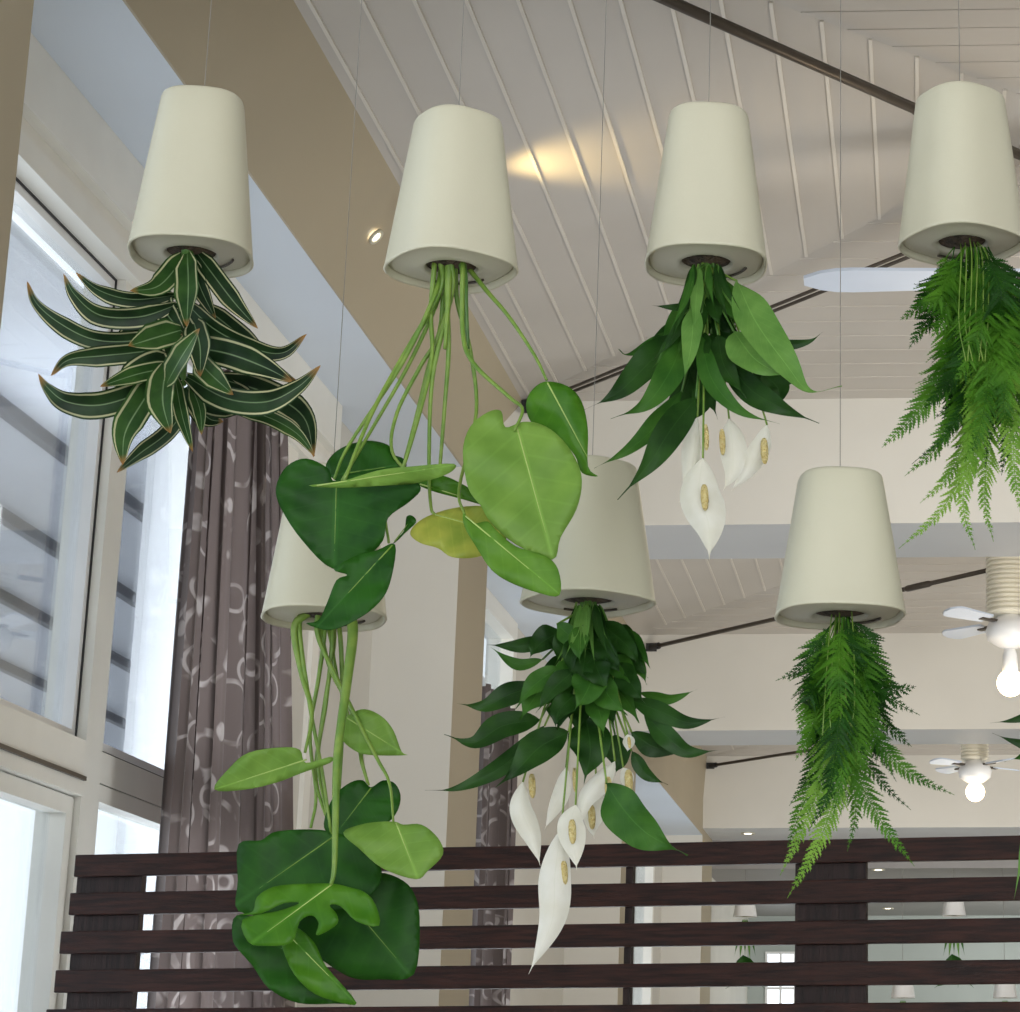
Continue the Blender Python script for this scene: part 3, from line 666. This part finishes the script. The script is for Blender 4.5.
mleaf(P6, o10((420, 460), (400, 443), (370, 448), (335, 475), (315, 510), (305, 560), (340, 590), (400, 580), (470, 540), (493, 490), (480, 452), (450, 443)),
      o10((420, 462))[0], o10((330, 580))[0], 'mond', c10((320, 90, .04), (340, 200, .04), (385, 350, .04), (415, 455, .03)), .03, cup=.1, r=(.004, .002))
mleaf(P6, o10((480, 545), (440, 545), (395, 552), (352, 572), (390, 610), (450, 660), (530, 686), (560, 665), (597, 625), (585, 585), (545, 552), (500, 552)),
      o10((482, 548))[0], o10((535, 684))[0], 'monl', c10((290, 90, .0), (340, 200, .0), (430, 380, -.02), (465, 450, -.03), (475, 545, -.05)), -.06, cup=.1, tv=-.2, r=(.005, .002))
mleaf(P6, o10((95, 600), (150, 590), (190, 568), (300, 565), (380, 590), (435, 640), (445, 690), (400, 740), (300, 770), (200, 775), (95, 765), (93, 690)),
      o10((330, 580))[0], o10((100, 740))[0], 'mond', c10((330, 90, .05), (300, 300, .05), (285, 440, .05), (325, 575, .03)), .03, cup=.1, r=(.005, .0025))
mleaf(P6, o10((400, 700), (440, 670), (500, 690), (530, 730), (540, 800), (525, 920), (440, 932), (380, 930), (330, 905), (270, 860), (230, 800), (300, 740)),
      o10((330, 700))[0], o10((520, 925))[0], 'mond', c10((345, 90, .04), (350, 300, .05), (340, 500, .06), (332, 690, .05)), .05, cup=-.1, r=(.005, .0025))
mleaf(P6, o10((90, 775), (80, 830), (95, 860), (130, 900), (170, 955), (240, 990), (330, 992), (382, 988), (340, 950), (290, 890), (250, 830), (180, 790)),
      o10((110, 790))[0], o10((380, 988))[0], 'mond', None, .0, cup=.2)
mleaf(P6, o10((190, 800), (230, 800), (280, 840), (310, 900), (385, 990), (330, 985), (270, 960), (220, 900)),
      o10((200, 805))[0], o10((380, 988))[0], 'monm', None, -.03, cup=.2)
mleaf(P6, o10((325, 697), (240, 698), (180, 705), (140, 730), (130, 765), (95, 773), (150, 770), (205, 745), (245, 745), (190, 765), (105, 785), (118, 840), (160, 850), (225, 842), (245, 790), (275, 775), (292, 795), (285, 822), (305, 818), (338, 795), (335, 770), (318, 750), (345, 752), (385, 790), (440, 800), (432, 750), (405, 718), (365, 705)),
      o10((325, 698))[0], o10((125, 845))[0], 'monm', c10((375, 60, -.02), (362, 200, -.04), (338, 380, -.07), (333, 550, -.09), (330, 660, -.1), (322, 700, -.1)), -.10, tv=-.25, cup=-.05, r=(.011, .003), n=3)
for pts in (((245, 60, 0), (270, 260, 0), (300, 420, .02), (322, 570, .03)), ((305, 90, .02), (290, 200, .03), (270, 330, .04), (285, 480, .05), (272, 560, .04)), ((325, 90, .02), (310, 250, .03), (290, 400, .04), (320, 560, .03)), ((395, 375, .02), (398, 400, .03), (412, 450, .03))):
    stem(P6, c10(*pts), .0045, .0026, M['stem'], 'petiole', fromhub=pts[0][1] < 200)
# ---- lilies
def lily_leaf(P, pts, w, mt, hub, roll=.0, fold=.25):
    """pts in px: blade base to tip; a stem runs from the hub to the base"""
    lf = ribbon(P, pts, w, M[mt], fold=fold, roll=roll+random.uniform(-.35, .35), prof='lance', wave=.13, seg=8)
    b = pts[0]; hx, hv = hub
    mid = ((hx*.5+b[0]*.5)+(b[0]-hx)*-.12, (hv+b[1])*.5, b[2]*.5)
    stem(P, [(hx+(b[0]-hx)*.15, hv+6, 0), mid, b], .0034, .0018, M['stemd' if random.random() < .5 else 'stem'], 'stem', parent=lf)
def flower(P, pts, w, spad, hub, fold=.6, roll=0, sp_w=.0062, sl=.042, sd=(0, 0, 1)):
    fl_ = ribbon(P, pts, w, M['spathe'], name='flower', fold=-fold, roll=roll, prof='spathe', wave=.03, seg=8)
    b = pts[0]; hx, hv = hub
    stem(P, [(hx+(b[0]-hx)*.2, hv+6, 0), ((hx+b[0])/2+(b[0]-hx)*.1, (hv+b[1])/2, b[2]*.6), b], .0022, .0017, M['stem'], 'flower_stem', parent=fl_)
    u, v, d = spad
    a = at(u, v-sl/P.px*.5, P.Y+d); c = at(u+1, v+sl/P.px*.5, P.Y+d)
    m = MB(); m.tube([a+(c-a)*q for q in (0, .1, .3, .6, .85, .97, 1)], [sp_w*k for k in (.45, .8, 1, 1, .8, .45, .1)], 10); m.build('spadix', M['spadix'], fl_, smooth=True)
def strands(P, hub, n, dv, spread, seed):
    rg2 = random.Random(seed)
    for q in range(n):
        a = rg2.uniform(-1, 1); l = rg2.uniform(.6, 1.15)*dv; dd = rg2.uniform(-.11, .0)
        ribbon(P, [(hub[0]+a*14, hub[1]+2, dd*.3), (hub[0]+a*(14+spread*.3), hub[1]+l*.5, dd*.7), (hub[0]+a*(14+spread), hub[1]+l, dd)], rg2.uniform(6, 11), M[rg2.choice(('lilyl', 'lilyl', 'lilym', 'lilyd'))], fold=.4, roll=rg2.uniform(-.5, .5), wave=.05)
def c7(*pp): return [(560+x/3.163, 240+y/3.163, d) for x, y, d in pp]
P3 = planter(706, 266, 3.55, 121, 102, CZ0(-.2), math.radians(8), 'white hanging planter third from left, white flowers and pointed green leaves', .66)
H3 = (706, 262)
L3 = [
 (((372, 290, 0), (280, 390, -.03), (180, 485, -.05), (78, 536, -.06)), 30, 'lilyd', .0),
 (((390, 320, -.04), (340, 430, -.08), (270, 520, -.1), (160, 566, -.11)), 26, 'lilym', .0),
 (((385, 480, -.02), (300, 590, -.05), (215, 665, -.07), (108, 722, -.08)), 19, 'lilym', .1),
 (((430, 500, -.08), (350, 600, -.13), (280, 710, -.15), (182, 822, -.16)), 28, 'lilyd', .1),
 (((400, 285, .02), (300, 330, .02), (215, 362, .02), (185, 345, .02)), 16, 'lilym', .3),
 (((430, 208, -.02), (360, 213, -.03), (290, 207, -.04)), 7, 'lilyd', .0),
 (((425, 200, -.06), (415, 330, -.09), (388, 462, -.1)), 20, 'lilyl', .0),
 (((445, 300, -.05), (480, 440, -.09), (570, 540, -.11), (695, 582, -.11)), 19, 'lilym', .0),
 (((560, 130, -.05), (620, 260, -.1), (720, 400, -.13), (790, 478, -.14), (892, 462, -.14)), 36, 'lilyl', .1),
 (((550, 290, -.06), (620, 380, -.1), (730, 440, -.11)), 36, 'lilyl', .0),
 (((640, 325, .02), (720, 332, .02), (790, 320, .02), (832, 290, .02)), 10, 'lilyd', .0),
 (((520, 370, -.03), (600, 470, -.05), (700, 530, -.06), (820, 580, -.06)), 25, 'lilyd', .0),
 (((500, 120, -.02), (550, 220, -.05), (610, 300, -.06)), 20, 'lilym', .0),
 (((480, 190, .02), (500, 270, 0), (560, 335, 0)), 28, 'lilyd', .0),
 (((420, 240, .02), (340, 320, .02), (220, 405, .02)), 26, 'lilyd', .0),
 (((640, 420, .01), (690, 470, .01), (690, 535, .01)), 26, 'lilyd', .0),
 (((470, 420, -.01), (440, 520, -.03), (370, 600, -.04)), 22, 'lilyd', .0),
 (((560, 390, .03), (660, 450, .03), (760, 450, .03)), 22, 'lilyd', .0),
 (((440, 90, -.03), (430, 200, -.07), (425, 330, -.08)), 12, 'lilyl', .0),
 (((420, 330, .03), (400, 460, .04), (300, 640, .04)), 24, 'lilyd', .0),
 (((460, 330, .03), (460, 450, .04), (500, 570, .04)), 26, 'lilyd', .0),
 (((500, 280, .03), (560, 400, .04), (640, 520, .04)), 28, 'lilyd', .0),
 (((550, 150, .0), (600, 230, -.02), (640, 330, -.03)), 26, 'lilyd', .0),
 (((420, 260, -.02), (380, 370, -.04), (330, 440, -.05)), 22, 'lilym', .0),
 (((500, 300, -.04), (520, 400, -.06), (590, 500, -.07)), 24, 'lilyd', .0),
 (((400, 200, .02), (350, 300, .0), (300, 350, -.01)), 20, 'lilym', .0),
]
for pts, w_, mt, rl in L3: lily_leaf(P3, c7(*pts), w_*1.15, mt, H3, rl)
strands(P3, H3, 16, 75, 26, 3)
for q in range(16):
    rq = random.Random(40+q); a = rq.uniform(-1, 1); y0 = rq.uniform(40, 110); dd = rq.uniform(-.05, .06); ln = rq.uniform(34, 56)
    x0 = 706+a*rq.uniform(8, 24)
    lily_leaf(P3, ((x0, 262+y0*.7, dd), (x0+a*ln*.4, 262+y0*.7+ln*.5, dd-.02), (x0+a*ln*.9, 262+y0*.7+ln, dd-.03)), rq.uniform(14, 22), rq.choice(('lilyd', 'lilym', 'lilyd')), H3)
flower(P3, c7((452, 690, -.10), (440, 800, -.11), (470, 900, -.12), (472, 1012, -.12)), 42, (560+456/3.163, 240+815/3.163, -.125), H3)
flower(P3, c7((435, 560, -.07), (425, 660, -.08), (410, 760, -.08), (376, 832, -.08)), 20, (560+460/3.163, 240+625/3.163, -.085), H3, fold=.9, roll=.5, sp_w=.005)
flower(P3, c7((535, 565, -.05), (545, 650, -.06), (545, 730, -.06), (515, 795, -.06)), 27, (560+512/3.163, 240+640/3.163, -.075), H3, sp_w=.005)
flower(P3, c7((655, 585, -.04), (640, 650, -.04), (600, 720, -.04), (540, 795, -.04)), 22, (560+645/3.163, 240+668/3.163, -.055), H3, roll=.3)
flower(P3, c7((330, 470, .0), (320, 500, .0), (300, 540, .0)), 11, (560+322/3.163, 240+505/3.163, .01), H3, sp_w=.003, sl=.02)
# ---- planter 5: lily (lower middle)
def c11(*pp): return [(420+x/2.41, 560+y/2.41, d) for x, y, d in pp]
P5 = planter(588, 604, 3.78, 128, 450, CZ0(-.4), math.radians(44), 'white hanging planter low in the middle with dense dark leaves and drooping white flowers', .66)
H5 = (588, 602)
L5 = [
 (((290, 385, 0), (200, 400, -.03), (130, 440, -.05), (58, 420, -.06)), 24, 'lilyd', .0),
 (((300, 400, -.02), (220, 480, -.05), (150, 525, -.07), (80, 552, -.08), (12, 555, -.08)), 17, 'lilyd', .0),
 (((358, 415, -.05), (290, 450, -.08), (240, 500, -.1), (182, 548, -.11)), 30, 'lilyd', .0),
 (((290, 300, -.01), (215, 325, -.03), (155, 352, -.04), (88, 346, -.05)), 21, 'lilyd', .0),
 (((320, 190, .01), (240, 207, 0), (160, 204, -.02)), 14, 'lilyd', .2),
 (((295, 240, .02), (235, 252, .02), (170, 210, .02)), 11, 'lilym', .0),
 (((330, 155, -.04), (375, 195, -.07), (415, 218, -.08)), 18, 'lilym', .0),
 (((470, 195, -.01), (520, 245, -.03), (550, 285, -.03)), 26, 'lilyd', .0),
 (((530, 320, -.02), (600, 335, -.03), (668, 312, -.03)), 11, 'lilym', .0),
 (((500, 335, -.03), (580, 365, -.05), (650, 392, -.06), (735, 378, -.06)), 18, 'lilyd', .0),
 (((540, 370, -.03), (600, 430, -.05), (650, 462, -.05), (725, 458, -.05)), 19, 'lilyd', .0),
 (((510, 415, 0), (565, 450, 0), (640, 466, 0)), 20, 'lilyd', .0),
 (((450, 540, -.08), (490, 600, -.1), (550, 660, -.11), (645, 712, -.12)), 40, 'lilym', .0),
 (((400, 380, .0), (410, 460, -.02), (395, 540, -.03)), 38, 'lilyd', .0),
 (((510, 460, 0), (545, 515, 0), (598, 542, 0)), 13, 'lilyd', .0),
 (((430, 290, -.05), (460, 335, -.08), (500, 375, -.09)), 26, 'lilym', .0),
 (((420, 270, -.06), (400, 320, -.09), (370, 365, -.1)), 32, 'lilym', .0),
 (((310, 285, -.04), (270, 340, -.06), (240, 385, -.07)), 28, 'lilym', .0),
 (((350, 330, -.05), (340, 380, -.07), (330, 410, -.08)), 28, 'lilyd', .0),
 (((470, 420, .01), (480, 480, .02), (470, 520, .02)), 26, 'lilyd', .0),
 (((480, 250, -.04), (510, 300, -.06), (545, 350, -.07)), 24, 'lilyd', .0),
]
for pts, w_, mt, rl in L5: lily_leaf(P5, c11(*pts), w_*1.15, mt, H5, rl)
rg = random.Random(5)
for k in range(44):           # dense core of the plant
    a = rg.uniform(-1, 1); v0 = rg.uniform(150, 330); x0 = 405+a*rg.uniform(30, 90)
    d0 = rg.uniform(-.07, .05); ln = rg.uniform(70, 120)
    x1 = x0+a*ln*.7; v1 = v0+ln*.45; x2 = x1+a*ln*.4+rg.uniform(-15, 15); v2 = v1+ln*.5
    lily_leaf(P5, c11((x0, v0, d0), (x1, v1, d0-.02), (x2, v2, d0-.03)), rg.uniform(20, 30), rg.choice(('lilyd', 'lilyd', 'lilym')), H5)
strands(P5, H5, 18, 60, 30, 9)
flower(P5, c11((248, 535, -.04), (245, 600, -.05), (272, 670, -.05), (290, 738, -.05)), 23, (420+269/2.41, 560+545/2.41, -.03), H5, fold=.8, roll=.3, sp_w=.006)
flower(P5, c11((352, 500, .0), (340, 560, .0), (318, 610, .0), (300, 650, .0)), 17, (420+372/2.41, 560+530/2.41, .01), H5, fold=.6, sp_w=.004)
flower(P5, c11((470, 485, -.02), (425, 540, -.04), (395, 580, -.05), (385, 650, -.05)), 21, (420+453/2.41, 560+552/2.41, -.07), H5, fold=.7, roll=-.3)
flower(P5, c11((375, 590, -.09), (362, 640, -.10), (372, 700, -.10), (378, 748, -.1)), 27, (420+366/2.41, 560+655/2.41, -.125), H5, fold=.4)
flower(P5, c11((340, 650, -.06), (325, 760, -.08), (318, 870, -.08), (262, 998, -.08)), 31, (420+346/2.41, 560+755/2.41, -.07), H5, fold=.6, roll=.15)
flower(P5, c11((425, 550, .01), (420, 600, .01), (415, 640, .01), (420, 672, .01)), 23, (420+413/2.41, 560+620/2.41, -.005), H5, fold=.3)
flower(P5, c11((500, 420, -.05), (502, 440, -.05), (500, 462, -.05)), 12, (420+503/2.41, 560+440/2.41, -.065), H5, sp_w=.003, sl=.02)
flower(P5, c11((490, 500, .0), (498, 530, .0), (500, 560, .0)), 14, (420+502/2.41, 560+535/2.41, -.02), H5, sp_w=.007)
# ---- ferns
def frond(P, pts, w, mt, npair=None, dens=1.0):
    sp = crom([at(u, v, P.Y+d) for u, v, d in pts], 8)
    cum = [0]
    for a, b in zip(sp, sp[1:]): cum.append(cum[-1]+(b-a).length)
    L = cum[-1]; W = w*P.px/2
    def pos(s):
        d = s*L
        for i in range(len(sp)-1):
            if cum[i+1] >= d or i == len(sp)-2:
                f = (d-cum[i])/max(1e-6, cum[i+1]-cum[i]); return sp[i].lerp(sp[i+1], min(1, f)), (sp[i+1]-sp[i]).normalized()
    n = npair or max(10, int(L/.0115)); m = MB()
    m.tube(sp, [.0013*(1-.7*i/len(sp)) for i in range(len(sp))], 5)
    tw = random.uniform(-.5, .5)
    for i in range(n):
        s = .16+.83*(i+.5)/n; p, t = pos(s)
        nn = Vector((random.uniform(-.35, .35), -1, -.2)); nn = (nn-nn.dot(t)*t).normalized(); sd = t.cross(nn)
        sd, nn = sd*math.cos(tw)+nn*math.sin(tw), nn*math.cos(tw)-sd*math.sin(tw)
        env = min(1, .4+(s-.16)*2.6)*min(1, (1.0-s)*1.7)**.9*1.25+.02
        for e in (-1, 1):
            l = W*env*random.uniform(.8, 1.12)
            d = (t*random.uniform(.6, .95)+sd*e*.85+nn*random.uniform(-.5, .4)).normalized()
            pn = d.cross(nn).normalized(); k = max(1, int(l/.0038*dens))
            q1 = p+d*l+t*(l*.25); qm = p+d*l*.4+t*(l*.04)
            m.add([p, qm-pn*min(.0024, l*.14), q1, qm+pn*min(.0024, l*.14)], [(0, 1, 2, 3)])
            dr = t*(l*.25)
            for j in range(k):
                f = j/k; b = p+d*l*f+dr*f*f
                pl_ = min(l*.8, .0062*(1-f)**.9*(.45+.55*min(1, l/.03))+.0010)
                for g in (-1, 1):
                    q = (d*.62+pn*g*.85).normalized(); nrm_ = Vector((0, 0, 0))
                    hw = d*min(.0019, l*.25)
                    tipp = b+q*pl_+nn*random.uniform(-.0012, .0012)
                    m.add([b-hw*.6, b+q*pl_*.5-hw, tipp, b+q*pl_*.5+hw*.9], [(0, 1, 2, 3)])
    m.hasuv = True
    return m.build('frond', mat_ferns[mt], P.rt)
mat_ferns = {'f': M['fern'], 'd': M['fernd'], 'l': M['fernl']}
def cA(*pp): return [(820+x/2.975, 220+y/2.975, d) for x, y, d in pp]
def cB(*pp): return [(740+x/2.2, 440+y/2.2, d) for x, y, d in pp]
P4 = planter(962, 246, 3.62, 125, 83, CZ0(.2), math.radians(38), 'white hanging planter at top right with long feathery light green fern', .70)
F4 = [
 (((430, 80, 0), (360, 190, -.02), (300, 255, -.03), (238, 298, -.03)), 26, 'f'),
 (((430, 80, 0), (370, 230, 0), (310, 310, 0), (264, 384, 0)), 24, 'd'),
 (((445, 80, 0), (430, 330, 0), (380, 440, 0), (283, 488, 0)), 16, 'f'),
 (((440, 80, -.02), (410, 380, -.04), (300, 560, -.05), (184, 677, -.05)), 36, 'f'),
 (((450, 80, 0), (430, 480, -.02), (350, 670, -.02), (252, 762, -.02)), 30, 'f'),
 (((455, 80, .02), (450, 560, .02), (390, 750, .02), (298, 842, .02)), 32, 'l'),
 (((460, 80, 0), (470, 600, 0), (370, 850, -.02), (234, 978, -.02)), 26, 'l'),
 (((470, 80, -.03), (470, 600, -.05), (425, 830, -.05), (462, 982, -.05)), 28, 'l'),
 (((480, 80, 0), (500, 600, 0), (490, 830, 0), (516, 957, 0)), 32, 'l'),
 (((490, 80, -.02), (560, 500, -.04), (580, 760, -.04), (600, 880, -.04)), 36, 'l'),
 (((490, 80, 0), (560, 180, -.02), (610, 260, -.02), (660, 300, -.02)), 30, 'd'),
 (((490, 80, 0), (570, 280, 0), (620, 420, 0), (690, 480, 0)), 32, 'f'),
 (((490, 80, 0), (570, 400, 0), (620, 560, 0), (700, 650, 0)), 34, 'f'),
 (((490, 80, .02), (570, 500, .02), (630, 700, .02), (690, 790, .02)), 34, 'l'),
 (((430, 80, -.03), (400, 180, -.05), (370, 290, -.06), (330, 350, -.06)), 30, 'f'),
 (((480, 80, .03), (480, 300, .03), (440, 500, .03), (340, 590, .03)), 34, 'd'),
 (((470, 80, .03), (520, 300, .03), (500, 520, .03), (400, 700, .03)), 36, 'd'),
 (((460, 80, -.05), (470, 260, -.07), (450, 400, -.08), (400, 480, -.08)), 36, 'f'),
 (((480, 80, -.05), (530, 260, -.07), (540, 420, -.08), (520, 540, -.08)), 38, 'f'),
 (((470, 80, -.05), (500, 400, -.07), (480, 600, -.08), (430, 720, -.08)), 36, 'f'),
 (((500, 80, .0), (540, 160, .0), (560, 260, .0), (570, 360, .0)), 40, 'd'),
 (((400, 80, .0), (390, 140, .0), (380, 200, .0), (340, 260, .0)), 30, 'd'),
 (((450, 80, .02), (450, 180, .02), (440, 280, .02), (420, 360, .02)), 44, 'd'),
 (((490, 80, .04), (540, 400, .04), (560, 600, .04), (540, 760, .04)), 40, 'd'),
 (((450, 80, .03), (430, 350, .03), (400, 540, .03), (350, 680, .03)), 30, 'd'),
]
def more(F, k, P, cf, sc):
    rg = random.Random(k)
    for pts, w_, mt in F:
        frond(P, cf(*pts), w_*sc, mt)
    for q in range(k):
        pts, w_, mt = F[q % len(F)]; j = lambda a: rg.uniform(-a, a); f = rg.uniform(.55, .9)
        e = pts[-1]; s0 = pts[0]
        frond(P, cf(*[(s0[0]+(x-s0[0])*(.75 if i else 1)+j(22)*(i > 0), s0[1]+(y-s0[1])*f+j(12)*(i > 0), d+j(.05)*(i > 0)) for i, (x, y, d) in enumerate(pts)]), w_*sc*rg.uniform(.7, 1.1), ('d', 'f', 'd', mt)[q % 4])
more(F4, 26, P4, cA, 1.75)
P7 = planter(840, 617, 3.66, 124, 461, CZ0(0), math.radians(12), 'white hanging planter at lower right with spreading green fern', .65)
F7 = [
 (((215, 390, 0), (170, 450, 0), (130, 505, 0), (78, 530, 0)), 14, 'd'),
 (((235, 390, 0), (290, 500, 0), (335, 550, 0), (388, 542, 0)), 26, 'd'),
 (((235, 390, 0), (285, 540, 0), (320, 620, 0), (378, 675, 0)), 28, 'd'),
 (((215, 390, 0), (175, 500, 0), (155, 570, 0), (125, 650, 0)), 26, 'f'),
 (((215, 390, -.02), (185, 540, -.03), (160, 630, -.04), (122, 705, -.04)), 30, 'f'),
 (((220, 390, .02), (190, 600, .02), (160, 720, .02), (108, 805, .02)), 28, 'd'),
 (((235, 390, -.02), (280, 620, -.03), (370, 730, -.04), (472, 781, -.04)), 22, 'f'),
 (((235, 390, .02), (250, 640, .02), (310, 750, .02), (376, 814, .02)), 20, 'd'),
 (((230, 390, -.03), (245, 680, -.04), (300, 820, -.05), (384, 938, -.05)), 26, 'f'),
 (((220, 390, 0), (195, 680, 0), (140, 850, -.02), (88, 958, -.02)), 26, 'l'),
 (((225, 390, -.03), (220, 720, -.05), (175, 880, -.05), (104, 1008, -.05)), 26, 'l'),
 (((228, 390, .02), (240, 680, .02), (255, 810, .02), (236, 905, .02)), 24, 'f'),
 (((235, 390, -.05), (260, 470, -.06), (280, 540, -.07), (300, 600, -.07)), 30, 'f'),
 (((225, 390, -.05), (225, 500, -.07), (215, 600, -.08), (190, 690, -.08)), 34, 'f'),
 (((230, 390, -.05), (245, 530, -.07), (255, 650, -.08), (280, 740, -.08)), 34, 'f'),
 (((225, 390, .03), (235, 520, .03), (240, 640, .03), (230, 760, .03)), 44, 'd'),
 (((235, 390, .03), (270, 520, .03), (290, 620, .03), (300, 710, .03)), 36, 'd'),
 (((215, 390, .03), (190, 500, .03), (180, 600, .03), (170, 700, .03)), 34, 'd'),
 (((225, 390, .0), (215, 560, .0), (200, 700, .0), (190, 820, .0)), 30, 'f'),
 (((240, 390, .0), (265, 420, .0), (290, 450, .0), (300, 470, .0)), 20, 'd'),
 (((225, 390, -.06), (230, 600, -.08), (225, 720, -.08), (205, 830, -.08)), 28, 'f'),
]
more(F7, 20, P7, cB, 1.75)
for P, f0, rn in ((P7, cB, ((195, 250), 650)), (P4, cA, ((420, 500), 500))):
    for k in range(6):
        x = rn[0][0]+(rn[0][1]-rn[0][0])*k/5
        stem(P, f0((x, rn[1]-200 if P is P7 else 120, -.06), (x+random.uniform(-10, 10), rn[1]-60 if P is P7 else 300, -.09), (x+random.uniform(-20, 20), rn[1] if P is P7 else 420, -.09)), .0012, .0009, M['stem'], 'stalk')
# ---- planter 8: lily just outside the right edge, its leaves reach in
P8 = planter(1092, 612, 3.7, 122, 458, CZ0(.4), math.radians(20), 'hanging planter beyond the right edge whose pointed leaf tips reach into view', .66)
for pts, w_, mt in ((((1070, 700, 0), (1040, 712, 0), (1015, 720, 0), (990, 723, 0)), 12, 'lilyd'), (((1070, 740, 0), (1040, 748, 0), (1015, 742, 0), (992, 733, 0)), 13, 'lilyd'),
                    (((1075, 735, 0), (1050, 745, -.03), (1025, 755, -.05), (1004, 762, -.06)), 26, 'lilym'), (((1080, 700, 0), (1050, 790, 0), (1028, 830, 0), (1014, 900, 0)), 24, 'lilyl'),
                    (((1100, 700, 0), (1120, 760, 0), (1150, 800, 0)), 28, 'lilyd'), (((1095, 700, -.02), (1095, 760, -.05), (1085, 820, -.06)), 30, 'lilym')):
    lily_leaf(P8, pts, w_, mt, (1092, 612))
strands(P8, (1092, 612), 12, 70, 30, 21)
for q in range(16):
    rq = random.Random(80+q); a = rq.uniform(-1, 1); y0 = rq.uniform(60, 130); dd = rq.uniform(-.06, .08); ln = rq.uniform(40, 62)
    x0 = 1100+a*rq.uniform(10, 26)
    lily_leaf(P8, ((x0, 612+y0*.8, dd), (x0+max(a, -.2)*ln*.5, 612+y0*.8+ln*.5, dd-.02), (x0+max(a, -.2)*ln, 612+y0*.8+ln, dd-.03)), rq.uniform(16, 24), rq.choice(('lilyd', 'lilym', 'lilyd')), (1092, 612))
# ---- distant planters seen between the slats
def small_leaf(P, pts, w, mt='lilyd'): ribbon(P, pts, w, M[mt], fold=.2, seg=4)
for (u, v, vt, Y, lab, lv) in ((745, 917, 893, 24.0, 'tiny distant white planter left, seen between screen slats left of the wide post', ((745, 925), (738, 965))),
                        (954, 916, 892, 24.0, 'tiny distant white planter upper right, seen between the screen slats', ((952, 930), (948, 965))),
                        (903, 998, 972, 23.9, 'tiny distant white planter low, just right of the wide screen post', ((903, 1005), (899, 1030))),
                        (1005, 998, 972, 23.9, 'tiny distant white planter low at the right edge between slats', ((1003, 1005), (1010, 1030)))):
    Pq = planter(u, v, Y, 22, vt, E+2.399, .3, lab, .72, True, grp='tiny distant planters')
    for q in range(5):
        a = -6+q*3; small_leaf(Pq, [(u+a*.3, v+2, 0), (u+a, v+18, 0), (u+a*1.8, v+40+q % 2*6, 0)], 4, 'lilyl' if q % 2 else 'lilym')
    if v < 950:
        for s in (-1, 1, .2):
            small_leaf(Pq, [(u-2, v+38, 0), (u+s*9+2, v+62, 0), (u+s*20, v+72, 0)], 14, 'mond')
# ------------------------------------------------------------------ light
wd = bpy.data.worlds.new('sky'); S.world = wd; wd.use_nodes = True
bg = wd.node_tree.nodes['Background']; bg.inputs[0].default_value = (.86, .93, 1.0, 1); bg.inputs[1].default_value = 2.5
def area(name, loc, target, sx, sy, e, c, spread=180):
    L = bpy.data.lights.new(name, 'AREA'); L.shape = 'RECTANGLE'; L.size = sx; L.size_y = sy; L.energy = e; L.color = c; L.spread = math.radians(spread)
    o = bpy.data.objects.new(name, L); COL.objects.link(o); o.location = loc
    o.rotation_euler = (Vector(target)-Vector(loc)).to_track_quat('-Z', 'Y').to_euler(); return o
area('fill_behind_camera', (-.2, -2.4, E+1.0), (0, 5, E+1.6), 5, 2.6, 84, (1, .96, .90))  # added fill panel behind the camera, no windows there
area('bay_uplight_fill', (-2.38, 7.6, E-.35), (-2.36, 7.6, E+3), .35, 4.4, 52, (.86, .93, 1))  # added upward fill below view, brightens soffit, frames and pier
area('bay_uplight_fill_far', (-2.40, 13.2, E-.35), (-2.38, 13.2, E+3), .4, 3.0, 36, (.90, .95, 1))  # same added upward fill for the second bay
area('bay_uplight_fill_end', (-2.40, 20, E-.35), (-2.38, 20, E+3), .4, 3.6, 30, (.90, .95, 1))  # same added upward fill for the third bay
area('first_bay_fill', (2.3, 5.7, E+.9), (.2, 10.4, E+2.6), 1.6, 1.6, 50, (1, .97, .91), 95)  # added light out of view at right, lifts the first beam face
area('second_bay_fill', (2.4, 11.8, E+.6), (.2, 16.6, E+2.8), 1.6, 1.6, 50, (1, .97, .91), 110)  # added out-of-view light for the second beam face
area('third_bay_fill', (2.6, 18.0, E+.6), (.2, 22.8, E+2.8), 1.6, 1.6, 48, (1, .97, .92), 110)  # added out-of-view light for the third beam face
area('panel_backlight', (-3.9, 8.8, E+1.2), (-2.9, 8.9, E+1.2), 1.0, 2.6, 75, (.93, .97, 1))  # added unseen light that brightens the white panel from behind
area('far_room_fill', (3.1, 26.0, E+1.2), (0, 30, E+1.0), 3, 1.5, 200, (.97, 1, .98))  # added unseen light to brighten the area behind the slats
S.view_settings.view_transform = 'Standard'; S.view_settings.look = 'None'; S.view_settings.gamma = 1
S.view_settings.exposure = 0; S.view_settings.use_curve_mapping = False
